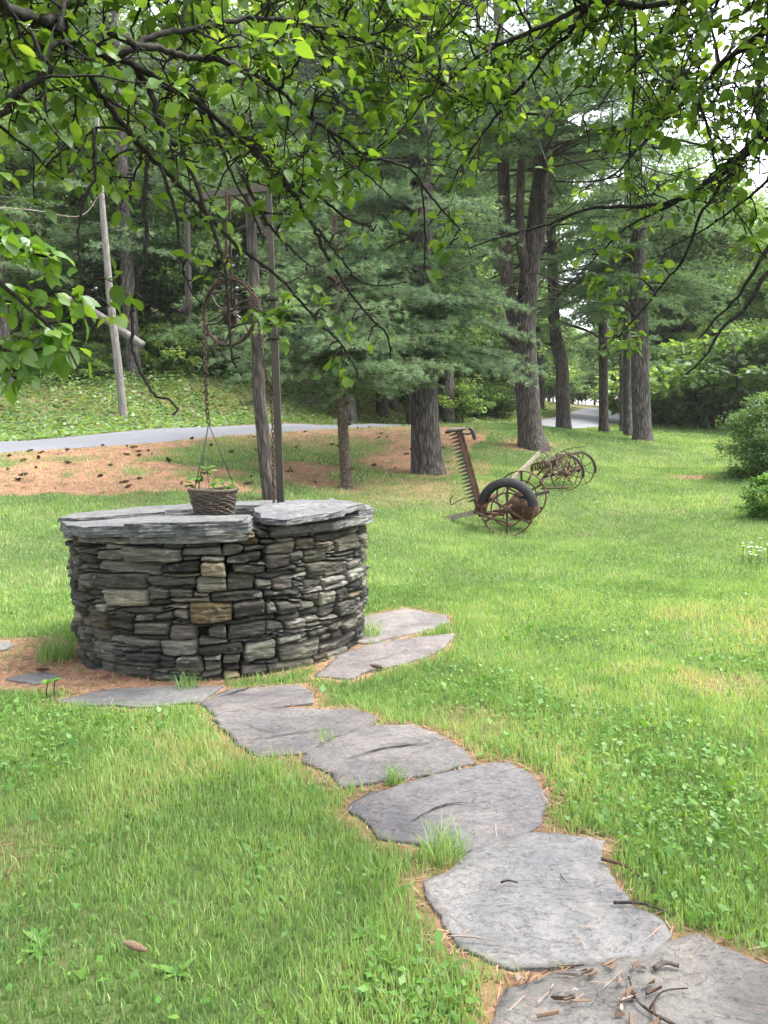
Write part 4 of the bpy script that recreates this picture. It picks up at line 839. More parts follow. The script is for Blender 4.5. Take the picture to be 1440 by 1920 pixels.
b = MB(); b.add(*tube(smooth_path([P(1050, 848, RD), P(1068, 841, RD), P(1096, 837, RD)], 10), .010, 5)); b.build("long_rod", M['rust'], rake)
for k in range(44):
    q = P(rng.uniform(1020, 1082), rng.uniform(862, 884), RD + rng.uniform(-.3, .5)); a = rng.uniform(0, 6.28); L = rng.uniform(.18, .34); d_ = np.array([math.cos(a) * .8, .3 * math.sin(2 * a), math.sin(a)]); n_ = unit(np.cross(d_, [0, 1, .2]))
    b = MB(); b.add(*tube(smooth_path([q - d_ * L, q + n_ * L * .45, q + d_ * L * .9, q + d_ * L - n_ * .12], 12), .0085, 4)); b.build("tine", M['rust' if k % 3 else 'old_wood'], rake)

# ---------------------------------------------------------------- trees: pines
def flare(path, rad, n=26):
    p = smooth_path(path, n); r = np.interp(np.linspace(0, 1, n), np.linspace(0, 1, len(rad)), rad); return p, r
def trunk_mb(path, rad, sides=22, bumpy=0.10):
    p, r = flare(path, rad, 44); V, F = tube(p, r, sides); n = len(p) * sides
    ang = np.tile(np.arange(sides), len(p)); hz = np.repeat(p[:, 2], sides)
    ctr = np.repeat(p, sides, 0); f = 1 + bumpy * (fbm(ang * 1.1 + 3, hz * .9, 3) - 0.5) * 2
    root = np.clip(1 - (hz - p[0, 2]) / 0.7, 0, 1) ** 2; f = f + root * (0.16 + 0.22 * np.sin(ang * 2 * PI / sides * 5 + p[0, 0]) * .5)
    V[:n] = ctr + (V[:n] - ctr) * f[:, None]; b = MB(); b.add(V, F); return b
def bough(wood, fol, start, az, L, rise, droop, tufts=0.085, k=15, nl=.125, wd=.009, sub=0.24, bare=0.25, r0=.035, dens=1.0, rbase=None):
    d = np.array([math.cos(az), math.sin(az), 0]); t = np.linspace(0, 1, 9)[:, None]; wig = np.array([-d[1], d[0], 0]) * rng.normal(0, .05) * L
    path = start + d * L * t + np.array([0, 0, 1.0]) * L * (rise * t - droop * t * t) + wig * t * t
    wood.add(*tube(path, np.linspace(r0, .006, 9), 5))
    pos = []; dirs = []
    s = bare
    while s < 1.0:
        p0 = np.array([np.interp(s, t[:, 0], path[:, q]) for q in range(3)])
        for side in (-1, 1):
            if rng.random() > .9 * dens: continue
            sl = L * sub * 1.6 * (1.15 - s) * rng.uniform(.6, 1.25) + .12; a = az + side * rng.uniform(.6, 1.15); dd = np.array([math.cos(a), math.sin(a), rng.uniform(-.15, .28)])
            m = max(2, int(sl / tufts)); tt = (np.arange(m) + rng.random(m)) / m; q = p0 + dd * (tt * sl)[:, None] - np.array([0, 0, .18]) * (tt ** 2 * sl)[:, None] + rng.normal(0, .025, (m, 3))
            pos.append(q); dirs.append(unit(dd + rng.normal(0, .35, (m, 3)) + [0, 0, .15]))
            if sl > .35: wood.add(*tube([p0, p0 + dd * sl * .5 - [0, 0, .045 * sl], p0 + dd * sl - [0, 0, .18 * sl]], [.009, .006, .003], 3))
        s += tufts * 1.15 / L + .01
    if pos:
        pos = np.concatenate(pos); dirs = np.concatenate(dirs); rb = rng.random() if rbase is None else np.clip(rbase + rng.normal(0, .12), 0, 1)
        needles(fol, pos, dirs, k, nl, wd, .75, np.clip(.5 * rb + .3 + rng.normal(0, .13, len(pos)), 0, 1), spr=.05)
def pine(label, base, path, rad, boughs, bark='pine_bark', name="pine_tree", group=None, stubs=(), extra=None, cat="pine tree"):
    e = thing(name, label, cat, base, group); tm = trunk_mb(path, rad)
    pth, rr = flare(path, rad, 60); wood = MB(); fol = MB()
    for (z0, z1, n, L0, L1, rise, droop, kw) in boughs:
        kw = dict(kw); azs = kw.pop('az', None)
        for i in range(n):
            z = rng.uniform(z0, z1); st = np.array([np.interp(z, pth[:, 2], pth[:, q]) for q in range(3)]); f = (z - z0) / (z1 - z0 + 1e-6)
            az_ = rng.uniform(*azs) if azs else rng.random() * 2 * PI
            bough(wood, fol, st, az_, (L0 + (L1 - L0) * f) * rng.uniform(.75, 1.2), rise + rng.normal(0, .08), droop + rng.normal(0, .06), r0=.02 + .006 * L0, **kw)
    for s_ in stubs: wood.add(*tube(smooth_path(s_[0], 10), np.linspace(s_[1], s_[2], 10), 8, wob=.12))
    for V_, a_, k_ in zip(wood.V, wood.A, wood.K): tm.V.append(V_); tm.A.append(a_); tm.K.append(k_)
    for q_ in (3, 4): tm.F[q_] += [f_ + tm.n for f_ in wood.F[q_]]
    tm.build("trunk", M[bark], e)
    if fol.n: fol.build("foliage", M['pine_needle'], e)
    return e
def tp(pts, d, zt=None, sink=.25):
    """trunk path from photo points (px, py, width) at distance d; the last straight part goes on up to height zt"""
    pa_ = [P(u, v, d) for u, v, w_ in pts]; r = [w_ * d / FPX / 2 for u, v, w_ in pts]
    base = np.array([pa_[0][0], pa_[0][1], g1(pa_[0][0], pa_[0][1])]); pa_[0] = base - [0, 0, sink]
    if zt:
        k = unit(pa_[-1] - pa_[-2]); top = pa_[-1] + k * (zt - pa_[-1][2]) / max(k[2], .3)
        pa_ += [pa_[-1] * .5 + top * .5, top]; r += [r[-1] * .7, .03]
    return base, pa_, r
D1 = dict(tufts=.10, k=15, nl=.13, wd=.010)
DH = dict(tufts=.12, k=15, nl=.16, wd=.016)
# thick pale barked pine in the middle
b0, pt, rd = tp([(806, 888, 70), (800, 860, 58), (797, 800, 54), (795, 700, 50), (793, 560, 46), (790, 400, 42)], 17.5, 15)
pine("thick pine with furrowed grey bark and drooping blue green boughs, behind the upright cutter bar", b0, pt, rd,
     [(2.9, 4.8, 22, 2.4, 2.8, .08, .3, dict(D1, az=(PI * .9, PI * 2.1), bare=.1, rbase=.75)), (4.2, 9, 40, 3.0, 3.4, .15, .25, dict(D1, rbase=.6, az=(PI * .5, PI * 1.62))), (4.2, 9, 22, 1.6, 2.0, .15, .3, dict(D1, rbase=.65, az=(-PI * .4, PI * .5))), (9, 14.5, 40, 3.0, .8, .3, .2, DH), (3.1, 5.4, 24, 1.0, 1.3, .05, .45, dict(D1, az=(PI * 1.15, PI * 1.85), bare=.1, rbase=.8)), (5.2, 10, 34, 1.1, 1.5, .05, .4, dict(D1, az=(PI * 1.15, PI * 1.85), bare=.1, rbase=.65))])
# young pine with a short bare trunk
b0, pt, rd = tp([(653, 919, 26), (648, 880, 21), (643, 800, 20), (640, 740, 20), (636, 640, 17)], 15.2, 7.0)
pine("slender young pine with sawn off branch rings on its short bare trunk", b0, pt, rd,
     [(2.45, 3.8, 34, 2.0, 2.3, .14, .22, dict(D1, bare=.05, rbase=.8)), (3.6, 6.8, 40, 1.9, .7, .3, .2, dict(D1, rbase=.7))], 'young_bark',
     stubs=[([P(u, v, 15.2), P(u + s * 13, v - 3, 15.1)], .035, .028) for u, v, s in ((650, 880, 1), (646, 838, -1), (645, 797, 1), (641, 772, -1), (642, 758, 1))])
# leaning thin pine behind the well post
b0, pt, rd = tp([(513, 932, 30), (503, 900, 28), (494, 820, 25), (486, 740, 24), (482, 620, 22), (474, 480, 20)], 12.6, 8.2)
pine("thin leaning pine trunk right behind the well post", b0, pt, rd, [(3.2, 5.2, 9, 1.3, 1.5, .1, .25, dict(D1, bare=.3)), (4.6, 8, 26, 1.7, .6, .2, .2, D1)], 'dark_bark',
     stubs=[([P(478, 560, 12.6), P(560, 520, 12.4), P(610, 490, 12.2)], .02, .008), ([P(482, 590, 12.6), P(400, 650, 12.4), P(310, 655, 12.6)], .016, .006)])
# big forked pine
b0, pt, rd = tp([(1000, 833, 62), (993, 800, 46), (988, 720, 44), (983, 640, 46), (985, 600, 40), (995, 500, 33), (1008, 380, 29)], 21.5, 17)
F2 = 21.5
big = [([P(972, 615, F2), P(955, 560, F2), P(948, 480, F2 - .1), P(946, 380, F2 - .2), P(940, 200, F2 - .4), P(934, 0, F2 - .6)], .23, .12), ([P(978, 645, F2), P(958, 628, F2 - .3), P(946, 620, F2 - .55)], .21, .19),
       ([P(960, 612, F2 - .1), P(935, 600, F2 - .4), P(915, 575, F2 - .5), P(895, 535, F2 - .6), P(884, 490, F2 - .7)], .10, .06), ([P(990, 520, F2), P(975, 440, F2 - .3), P(978, 300, F2 - .5), P(985, 100, F2 - .6)], .15, .08),
       ([P(1006, 480, F2), P(1018, 400, F2 - .2), P(1022, 200, F2 - .3)], .14, .07), ([P(992, 650, F2 - .25), P(996, 622, F2 - .5)], .12, .10)]
for k in range(26):
    u0 = 948 + rng.uniform(-4, 60); v0 = rng.uniform(360, 585); sg = rng.choice([-1, 1]); L = rng.uniform(40, 130)
    big.append(([P(u0, v0, F2), P(u0 + sg * L * .5, v0 + rng.uniform(-22, 12), F2 + rng.uniform(-.8, .6)), P(u0 + sg * L, v0 + rng.uniform(-35, 30), F2 + rng.uniform(-1.4, 1))], .028, .008))
pine("biggest pine, forking into several stems above a stubby sawn limb", b0, pt, rd,
     [(8.8, 11, 40, 3.6, 4.0, .05, .12, dict(D1, bare=.35, rbase=.5)), (5.8, 7.2, 4, 3.0, 3.4, .0, .12, dict(D1, az=(PI * .75, PI * 1.2), bare=.5, rbase=.7)), (9, 16.5, 60, 3.8, 1.4, .2, .15, DH)], 'dark_bark', stubs=big)
# bent pine beside it
b0, pt, rd = tp([(1057, 806, 32), (1056, 770, 26), (1054, 690, 24), (1046, 650, 25), (1040, 610, 20), (1036, 500, 19)], 29, 17)
pine("bent dark pine with a swelling halfway up, right of the forked pine", b0, pt, rd, [(7.2, 10, 26, 3.2, 3.6, .05, .15, dict(DH, bare=.3, rbase=.35)), (8.5, 16.5, 46, 3.4, 1.2, .2, .15, DH)], 'dark_bark',
     stubs=[([P(1040, 600, 29), P(1120, 630, 28.4), P(1150, 680, 28)], .06, .02), ([P(1046, 650, 29), P(1010, 640, 28.6)], .07, .04)])
# straight grey trunk at the right end of the row
b0, pt, rd = tp([(1205, 828, 42), (1204, 800, 34), (1202, 740, 33), (1200, 660, 32), (1197, 520, 29)], 27, 18)
pine("straight stout grey trunk at the right end of the row of pines", b0, pt, rd, [(6.0, 10, 40, 3.0, 3.6, .05, .3, dict(DH, bare=.15, rbase=.4)), (9, 17.5, 44, 3.4, 1.0, .2, .2, DH)])
for u, v, w_, d, lab in ((1133, 812, 17, 32, "slim dark trunk standing in front of the far bend of the road"), (1178, 816, 15, 31, "slim pale grey trunk just left of the stout grey one, the taller of two"), (1168, 810, 10, 34, "thinnest trunk in the row, between the dark slim one and the stout grey one")):
    b0, pt, rd = tp([(u, v, w_ * 1.3), (u - 1, v - 40, w_), (u - 2, v - 140, w_ * .95), (u - 3, v - 300, w_ * .8)], d, 14)
    pine(lab, b0, pt, rd, [(4.6, 8, 9, 1.8, 2.2, .1, .15, dict(DH, bare=.3, rbase=.3)), (7, 13.5, 18, 2.4, .8, .2, .2, DH)], 'dark_bark' if w_ > 16 else 'pine_bark')

# woodland stock: two pines and three leafy trees, built once and copied
def tree_copy(root, label, loc, rz, s, group):
    r = root.copy(); COL.objects.link(r); r.location = tuple(loc); r.rotation_euler = (0, 0, rz); r.scale = s; r['label'] = label; r['group'] = group
    for ch in root.children:
        c = ch.copy(); COL.objects.link(c); c.parent = r
    return r
def leafy(name, cat, H, cr, z0, ncl, per, L, trunk_r, mat_='wood_leaf', bark='dark_bark', stems=1, squash=.8):
    e = thing(name, "x", cat); wood = MB(); fol = MB()
    for s_ in range(stems):
        off = np.array([rng.normal(0, .25), rng.normal(0, .25), 0]) * (stems > 1)
        p = smooth_path([off + [0, 0, -.3], off * 1.3 + [0, 0, H * .3], off * 2 + [rng.normal(0, .2), rng.normal(0, .2), H * .6], off * 2.4 + [0, 0, H * .92]], 16); wood.add(*tube(p, np.linspace(trunk_r, min(.03, trunk_r * .4), 16), 9, wob=.1))
        for k in range(12 if stems == 1 else 4):
            z = rng.uniform(z0, H * (.85 if stems == 1 else .6)); a = rng.random() * 6.28; q = np.array([np.interp(z, p[:, 2], p[:, i]) for i in range(3)]); L_ = cr * rng.uniform(.5, .95) * (.55 if stems > 1 else 1)
            wood.add(*tube(smooth_path([q, q + [math.cos(a) * L_ * .5, math.sin(a) * L_ * .5, L_ * .3], q + [math.cos(a) * L_, math.sin(a) * L_, L_ * .45]], 6), np.linspace(trunk_r * .35, min(.015, trunk_r * .15), 6), 4))
    c = rand_unit(ncl) * (rng.random((ncl, 1)) ** .4); zc = (z0 + H) / 2; c = c * [cr, cr, (H - z0) / 2 * 1.02] + [0, 0, zc]; c[:, 2] = np.maximum(c[:, 2], .12)
    c[:, :2] *= (1.15 - .5 * np.clip((c[:, 2:3] - zc) / (H - zc), 0, 1)); rb = np.clip(rng.normal(.45, .22, ncl), 0, 1)
    for i in range(ncl):
        rr = cr * rng.uniform(.16, .34); m = int(per * rng.uniform(.6, 1.3)); u = rand_unit(m) * (rng.random((m, 1)) ** .45); p = c[i] + u * rr * [1, 1, squash * .7]
        d = unit(u * [1, 1, .3] + rng.normal(0, .5, (m, 3)) - [0, 0, .25]); nr = np.tile([0, 0, 1.], (m, 1)) + rng.normal(0, .55, (m, 3)) + u * .5
        cards(fol, p, d, nr, L * rng.uniform(.6, 1.3, m), .34, np.clip(rb[i] + rng.normal(0, .16, m), 0, 1))
    wood.build("trunk", M[bark], e); fol.build("foliage", M[mat_], e); return e
stock = [leafy("leafy_tree", "tree", 13, 3.4, 2.2, 95, 260, .17, .20), leafy("leafy_tree", "tree", 11, 3.0, 1.2, 95, 260, .16, .16), leafy("leafy_tree", "tree", 15, 3.2, 4.0, 90, 250, .17, .22)]
def wood_pine(H, z0, lay):
    base = np.zeros(3); return pine("x", base, [[0, 0, -.3], [.05, 0, H * .3], [0, .1, H * .7], [0, .1, H]], [.26, .2, .12, .03], [(z0, H * .55, lay, 2.8, 3.0, .05, .2, dict(tufts=.2, k=14, nl=.2, wd=.02, bare=.15)), (H * .5, H * .98, lay, 2.9, .6, .2, .2, dict(tufts=.22, k=14, nl=.2, wd=.022))], 'pine_bark', "woodland_pine")
pst = [wood_pine(17, 4.0, 26), wood_pine(15, 2.6, 26)]
bush = leafy("bush", "bush", 1.7, 1.0, .1, 40, 120, .11, .02, stems=3, squash=.9)
used = {}
def plant(kind, u, d, label, group, s=1.0, sq=1.0, name=None):
    src = {'p0': pst[0], 'p1': pst[1], 'd0': stock[0], 'd1': stock[1], 'd2': stock[2], 'b': bush}[kind]; q = on_ground(u, d); s = s * rng.uniform(.93, 1.07); sc = (s * sq, s * sq, s); rz = rng.random() * 6.28
    if kind not in used: used[kind] = 1; src.location = tuple(q); src.rotation_euler = (0, 0, rz); src.scale = sc; src['label'] = label; src['group'] = group; return src
    return tree_copy(src, label, q, rz, sc, group)
LP_, LD_ = "dull green pine standing in the dense wood beyond the road on the left", "leafy green tree growing in the wood beyond the road on the left"
GP_, GD_ = "pines in the wood beyond the road", "leafy trees in the wood beyond the road"
plant('p0', 24, 27, "pine whose bare brownish trunk shows at the left edge of the photo", GP_)
plant('p0', 262, 29.5, "pine with the thick grey trunk right of the pale leaning pole", GP_, 1.05)
for k, u, d in (('p1', 140, 36), ('p0', 340, 38), ('p1', 430, 35), ('p0', 545, 38), ('p1', 650, 41), ('p0', 740, 40), ('p1', 210, 45), ('p1', -60, 33), ('p0', -160, 30), ('p1', 90, 52), ('p0', 470, 52), ('p0', 300, 60), ('p1', 600, 58)): plant(k, u, d, LP_, GP_)
for k, u, d in (('d1', 70, 32), ('d0', 185, 33), ('d1', 395, 33), ('d0', 490, 42), ('d1', 615, 37), ('d0', 705, 47), ('d2', 290, 48), ('d2', 30, 42), ('d2', 550, 64), ('d0', 130, 66), ('d2', 420, 70), ('d0', -90, 44), ('d1', 770, 36)): plant(k, u, d, LD_, GD_, 1.0, 1.1)
for k, u, d in (('d1', 835, 43), ('d0', 875, 50), ('d1', 915, 46), ('d0', 955, 58), ('d1', 900, 66), ('p1', 850, 60), ('d2', 800, 66), ('d1', 1000, 70), ('d0', 985, 84), ('p0', 930, 84)): plant(k, u, d, "leafy or pine tree showing green between the pale pine and the forked pine", "trees beyond the road crest", 1.0, 1.0)
for k, u, d in (('d0', 1030, 100), ('d1', 1075, 112), ('d0', 1115, 118), ('d2', 1150, 104), ('d1', 1195, 92), ('d0', 1060, 128), ('d2', 1130, 130)): plant(k, u, d, "bright green tree closing the view behind the far bend of the road", "trees behind the far bend", 1.05, 1.1)
for k, u, d, s in (('d1', 1238, 50, 1.25), ('d0', 1272, 55, 1.3), ('d2', 1300, 50, 1.15), ('d1', 1322, 57, 1.25), ('d0', 1350, 49, 1.1), ('d2', 1378, 55, 1.0), ('d1', 1402, 47, .95), ('d0', 1440, 44, .9), ('d1', 1475, 40, .9), ('d0', 1520, 36, .6), ('d2', 1215, 64, .9), ('d1', 1290, 68, 1.5), ('d0', 1340, 70, 1.4), ('d2', 1420, 66, 1.2), ('d1', 1600, 34, .6)): plant(k, u, d, "leafy tree in the wood edge behind the lawn on the right", "trees behind the lawn", s, 1.15)
for k, u, d, s_ in (('p1', 655, 33, 1.35), ('d2', 720, 37, 1.4), ('p0', 590, 34, 1.3), ('p0', 770, 46, 1.6), ('d0', 500, 36, 1.35), ('d2', 430, 40, 1.4), ('p1', 840, 40, 1.35), ('p0', 905, 48, 1.6), ('d2', 960, 52, 1.6), ('p1', 1010, 58, 1.6), ('d2', 1090, 62, 1.5), ('p1', 1150, 56, 1.5), ('p0', 1085, 48, 1.3), ('p1', 350, 34, 1.2), ('d2', 160, 40, 1.35), ('p1', 60, 39, 1.3), ('d2', 240, 38, 1.2), ('p0', 1195, 60, 1.3), ('p0', 690, 30.5, 1.15), ('d0', 620, 45, 1.7), ('d0', 820, 56, 1.9), ('d0', 900, 60, 1.9)):
    q = on_ground(u, d)
    if abs(road_off(q[:1], q[1:2])[0]) < RHW + 1.5: continue
    plant(k, u, d, "tall tree of the wood filling the sky behind the row of pines" if u > 560 else "tall tree of the wood filling the sky above the road on the left", "tall trees behind the pines" if u > 560 else "tall trees above the road", s_, 1.1)
# low growth on the bank beyond the road
for u, d, s in [(rng.uniform(-150, 800), rng.uniform(27.5, 36), rng.uniform(.7, 1.35)) for _ in range(46)] + [(rng.uniform(820, 985), rng.uniform(38, 50), rng.uniform(.8, 1.5)) for _ in range(16)] + [(rng.uniform(1225, 1420), rng.uniform(45, 54), rng.uniform(.7, 1.2)) for _ in range(18)]:
    q = on_ground(u, d); o_ = road_off(q[:1], q[1:2])[0]
    if d < 40 and o_ > -7.0: continue
    if -RHW - 1.5 < o_ < RHW + 2: continue
    plant('b', u, d, "green bush in the undergrowth along the wood edge", "bushes along the wood edge", s, 1.2)
for k in range(46):
    u = rng.uniform(800, 1480) if k < 34 else rng.uniform(-100, 780); d = rng.uniform(58, 105) if k < 34 else rng.uniform(36, 60)
    q = on_ground(u, d)
    if abs(road_off(q[:1], q[1:2])[0]) < RHW + 4: continue
    plant('b', u, d, "tall green thicket under the trees at the far end of the view" if k < 34 else "tall green thicket deep in the wood beyond the road", "far thickets" if k < 34 else "thickets deep in the wood", rng.uniform(2.2, 3.6), 1.2)
for u, d, k, s_ in ((1232, 45, 'b', 2.6), (1262, 43, 'b', 2.8), (1285, 47, 'd1', .55), (1300, 42, 'b', 2.4), (1330, 44, 'd1', .6), (1345, 40, 'b', 2.6), (1372, 42, 'd1', .62), (1400, 38, 'b', 2.8), (1425, 40, 'd1', .6), (1250, 49, 'd1', .7), (1315, 49, 'b', 3.0), (1390, 47, 'd1', .75)): plant(k, u, d, "low bright green growth in front of the wood edge, behind the lawn on the right", "growth along the lawn edge", s_, 1.2)
# shrub at the right edge
sh = leafy("shrub", "shrub", 1.95, 1.2, -.55, 210, 240, .055, .012, 'wood_leaf', stems=5, squash=.9); q = on_ground(1478, 17.5); sh.location = tuple(q); sh.scale = (1.12, 1.12, 1.12); sh['label'] = "big dense green shrub at the right edge of the lawn"
sh2 = leafy("shrub", "shrub", .85, .6, -.3, 70, 190, .045, .006, 'herb', stems=4, squash=.9); q = on_ground(1478, 12.0); sh2.location = tuple(q); sh2['label'] = "low pale green shrub below the big one at the right edge"
# white flowers in the grass at the right edge
for k in range(34):
    q = on_ground(1440 + rng.normal(0, 22), 9.2 + rng.normal(0, .5)); h = rng.uniform(.12, .3); m = 8; a = np.arange(m) * 2 * PI / m
    fl = thing("wildflower", "small white wildflower in the grass at the right edge of the lawn", "flower", q, "white wildflowers at the lawn edge"); b2 = MB(); b2.add(*tube([q - [0, 0, .02], q + [0, 0, h]], .003, 4)); b2.build("stem", M['herb'], fl)
    b = MB(); cards(b, np.tile(q + [0, 0, h], (m, 1)), np.stack([np.cos(a), np.sin(a), np.full(m, .2)], 1), np.tile([0, 0, 1.], (m, 1)), .022, .3, rng.random(m)); b.build("blossom", M['white_petal'], fl)
# herb layer on the far bank
hb = MB(); n = 90000; s_ = rng.integers(60, 330, n); off = -RHW - .5 - 13 * rng.random(n) ** 1.2; p2 = RC[s_] + RN[s_] * off[:, None] + rng.normal(0, .15, (n, 2))
cl = fbm(p2[:, 0] * .9, p2[:, 1] * .9, 3); hgt = (.05 + .75 * np.clip((-off - 3.5) / 5, 0, 1)) * np.clip(cl * 2.2 - .45, .08, 1.3); keep = rng.random(n) < np.clip(.35 + cl, 0, 1); p2, hgt, cl, off = p2[keep], hgt[keep], cl[keep], off[keep]; n = len(p2)
p3 = np.stack([p2[:, 0], p2[:, 1], G(p2[:, 0], p2[:, 1]) + hgt * rng.random(n)], 1); a = rng.random(n) * 6.28
cards(hb, p3, np.stack([np.cos(a), np.sin(a), rng.uniform(-.3, .6, n)], 1), np.tile([0, -.3, 1.], (n, 1)) + rng.normal(0, .5, (n, 3)), rng.uniform(.08, .2, n), .32, np.clip(.62 - .4 * np.clip((-off - 6) / 6, 0, 1) + (cl - .5) * .6 + rng.normal(0, .13, n), 0, 1))
tag(hb.build("ground_cover", M['wood_leaf']), kind='stuff')

# pale leaning pole, fallen trunk, birches, cables
b0, pt, rd = tp([(232, 764, 15), (222, 690, 14.5), (208, 570, 13.5), (200, 480, 12), (190, 360, 10), (180, 200, 8)], 24.5)
e = thing("utility_pole", "pale weathered leaning pole on the bank beyond the road", "pole", b0); trunk_mb(pt, rd, 14, .02).build("pole", M['pale_bark'], e)
pole_top = pt[-2]
b = MB(); b.add(*tube(smooth_path([P(-300, 370, 21), P(-60, 385, 22), P(60, 394, 23), P(150, 405, 24), pole_top], 30), .012, 5)); tag(b.build("overhead_cable", M['old_wood']), "pale cable running from the left edge to the leaning pole", "cable")
lg = trunk_mb([P(130, 560, 28), P(190, 594, 28), P(268, 648, 28)], [.10, .115, .125], 12, .03).build("fallen_trunk", M['pale_bark']); tag(lg, "pale dead trunk leaning at a slant behind the pole", "fallen trunk")
b0, pt, rd = tp([(362, 720, 9), (358, 600, 8.5), (353, 470, 8), (350, 380, 7)], 32, 12)
pine("slim white birch trunk in the wood beyond the road", b0, pt, rd, [], 'pale_bark', "birch_tree", None, (), None, "birch tree")

# ---------------------------------------------------------------- the overhanging apple trees
FA = np.array([-2.55, 1.35, 2.35]); FB = np.array([3.05, 1.7, 2.2])
# traced limbs: photo points, distance at start and end, width in photo pixels at start and end, share of spurs in leaf
LA = [
    ([(-90, -60), (0, 5), (40, 25), (80, 40), (130, 75), (210, 105), (260, 130), (320, 165), (380, 200), (435, 250), (470, 280), (520, 325), (540, 345), (565, 372)], 2.0, 3.0, 22, 5, .6, 'A'),
    ([(80, 40), (110, 42), (150, 85), (165, 130), (190, 175), (220, 220), (250, 255), (280, 295), (320, 330), (360, 370), (389, 402), (437, 455), (475, 483), (525, 522), (570, 572), (603, 610), (634, 638), (653, 666), (672, 702)], 2.2, 3.0, 15, 3, .3, ''),
    ([(60, 60), (80, 125), (83, 170), (90, 220), (108, 250), (115, 320)], 2.15, 2.2, 6, 2, .5, ''),
    ([(275, 300), (272, 350), (271, 400), (272, 475), (260, 525), (248, 570), (247, 610), (250, 660), (265, 700), (288, 740), (318, 750), (333, 768), (324, 777)], 2.5, 2.4, 7, 3, .10, ''),
    ([(255, 128), (285, 175), (300, 235), (320, 265), (345, 290), (380, 380), (400, 430), (415, 475), (425, 520), (428, 565), (430, 620), (435, 670), (442, 690)], 2.5, 2.55, 10, 3, .15, ''),
    ([(200, 55), (260, 85), (300, 90), (350, 105), (430, 120), (470, 135), (505, 155), (540, 185), (575, 215), (625, 250), (670, 280), (720, 300), (755, 310), (775, 322), (790, 345), (795, 400), (797, 450), (795, 502)], 2.2, 3.2, 12, 3, .5, ''),
    ([(225, 105), (300, 65), (350, 55), (415, 45), (470, 35), (520, 35), (565, 42), (605, 60), (650, 70), (720, 90), (750, 100), (785, 122), (810, 140), (845, 165), (880, 190)], 2.3, 3.3, 10, 3, .7, ''),
    ([(175, 240), (180, 325), (165, 360), (150, 405), (147, 450), (150, 490), (160, 535), (172, 567)], 2.3, 2.35, 5, 2, .25, ''),
    ([(300, 310), (330, 400), (335, 450), (345, 510), (365, 555), (395, 582)], 2.45, 2.6, 6, 2, .2, ''),
    ([(455, 330), (490, 400), (520, 440), (550, 470), (580, 497), (592, 500)], 2.7, 2.8, 6, 2, .35, ''),
    ([(530, 335), (560, 380), (585, 420), (605, 465), (630, 505), (655, 545), (685, 585), (720, 620), (730, 645), (732, 672)], 2.8, 3.0, 8, 2.5, .2, ''),
    ([(595, 430), (620, 460), (650, 500), (680, 530), (720, 535), (760, 528)], 2.8, 3.0, 5, 2, .25, ''),
    ([(540, 345), (575, 350), (620, 385), (650, 410), (690, 420), (705, 400), (708, 380)], 2.9, 3.1, 6, 2.5, .3, ''),
    ([(-60, 210), (20, 175), (70, 150), (95, 90), (130, 75)], 2.1, 2.2, 9, 8, .5, 'A'),
    ([(-60, -120), (60, -60), (200, -40), (380, -60), (560, -30), (720, 0), (800, -20)], 2.1, 3.2, 14, 4, .8, 'A'),
    ([(110, 60), (130, -10), (180, -60)], 2.2, 2.3, 9, 6, .7, ''),
    ([(790, 345), (830, 395), (870, 440), (880, 470)], 3.1, 3.3, 4, 2, .4, ''),
    ([(390, 205), (420, 290), (440, 340), (470, 390), (490, 440)], 2.65, 2.7, 6, 2, .5, ''),
    ([(620, 250), (655, 300), (690, 330), (735, 370)], 2.9, 3.1, 5, 2, .5, ''),
]
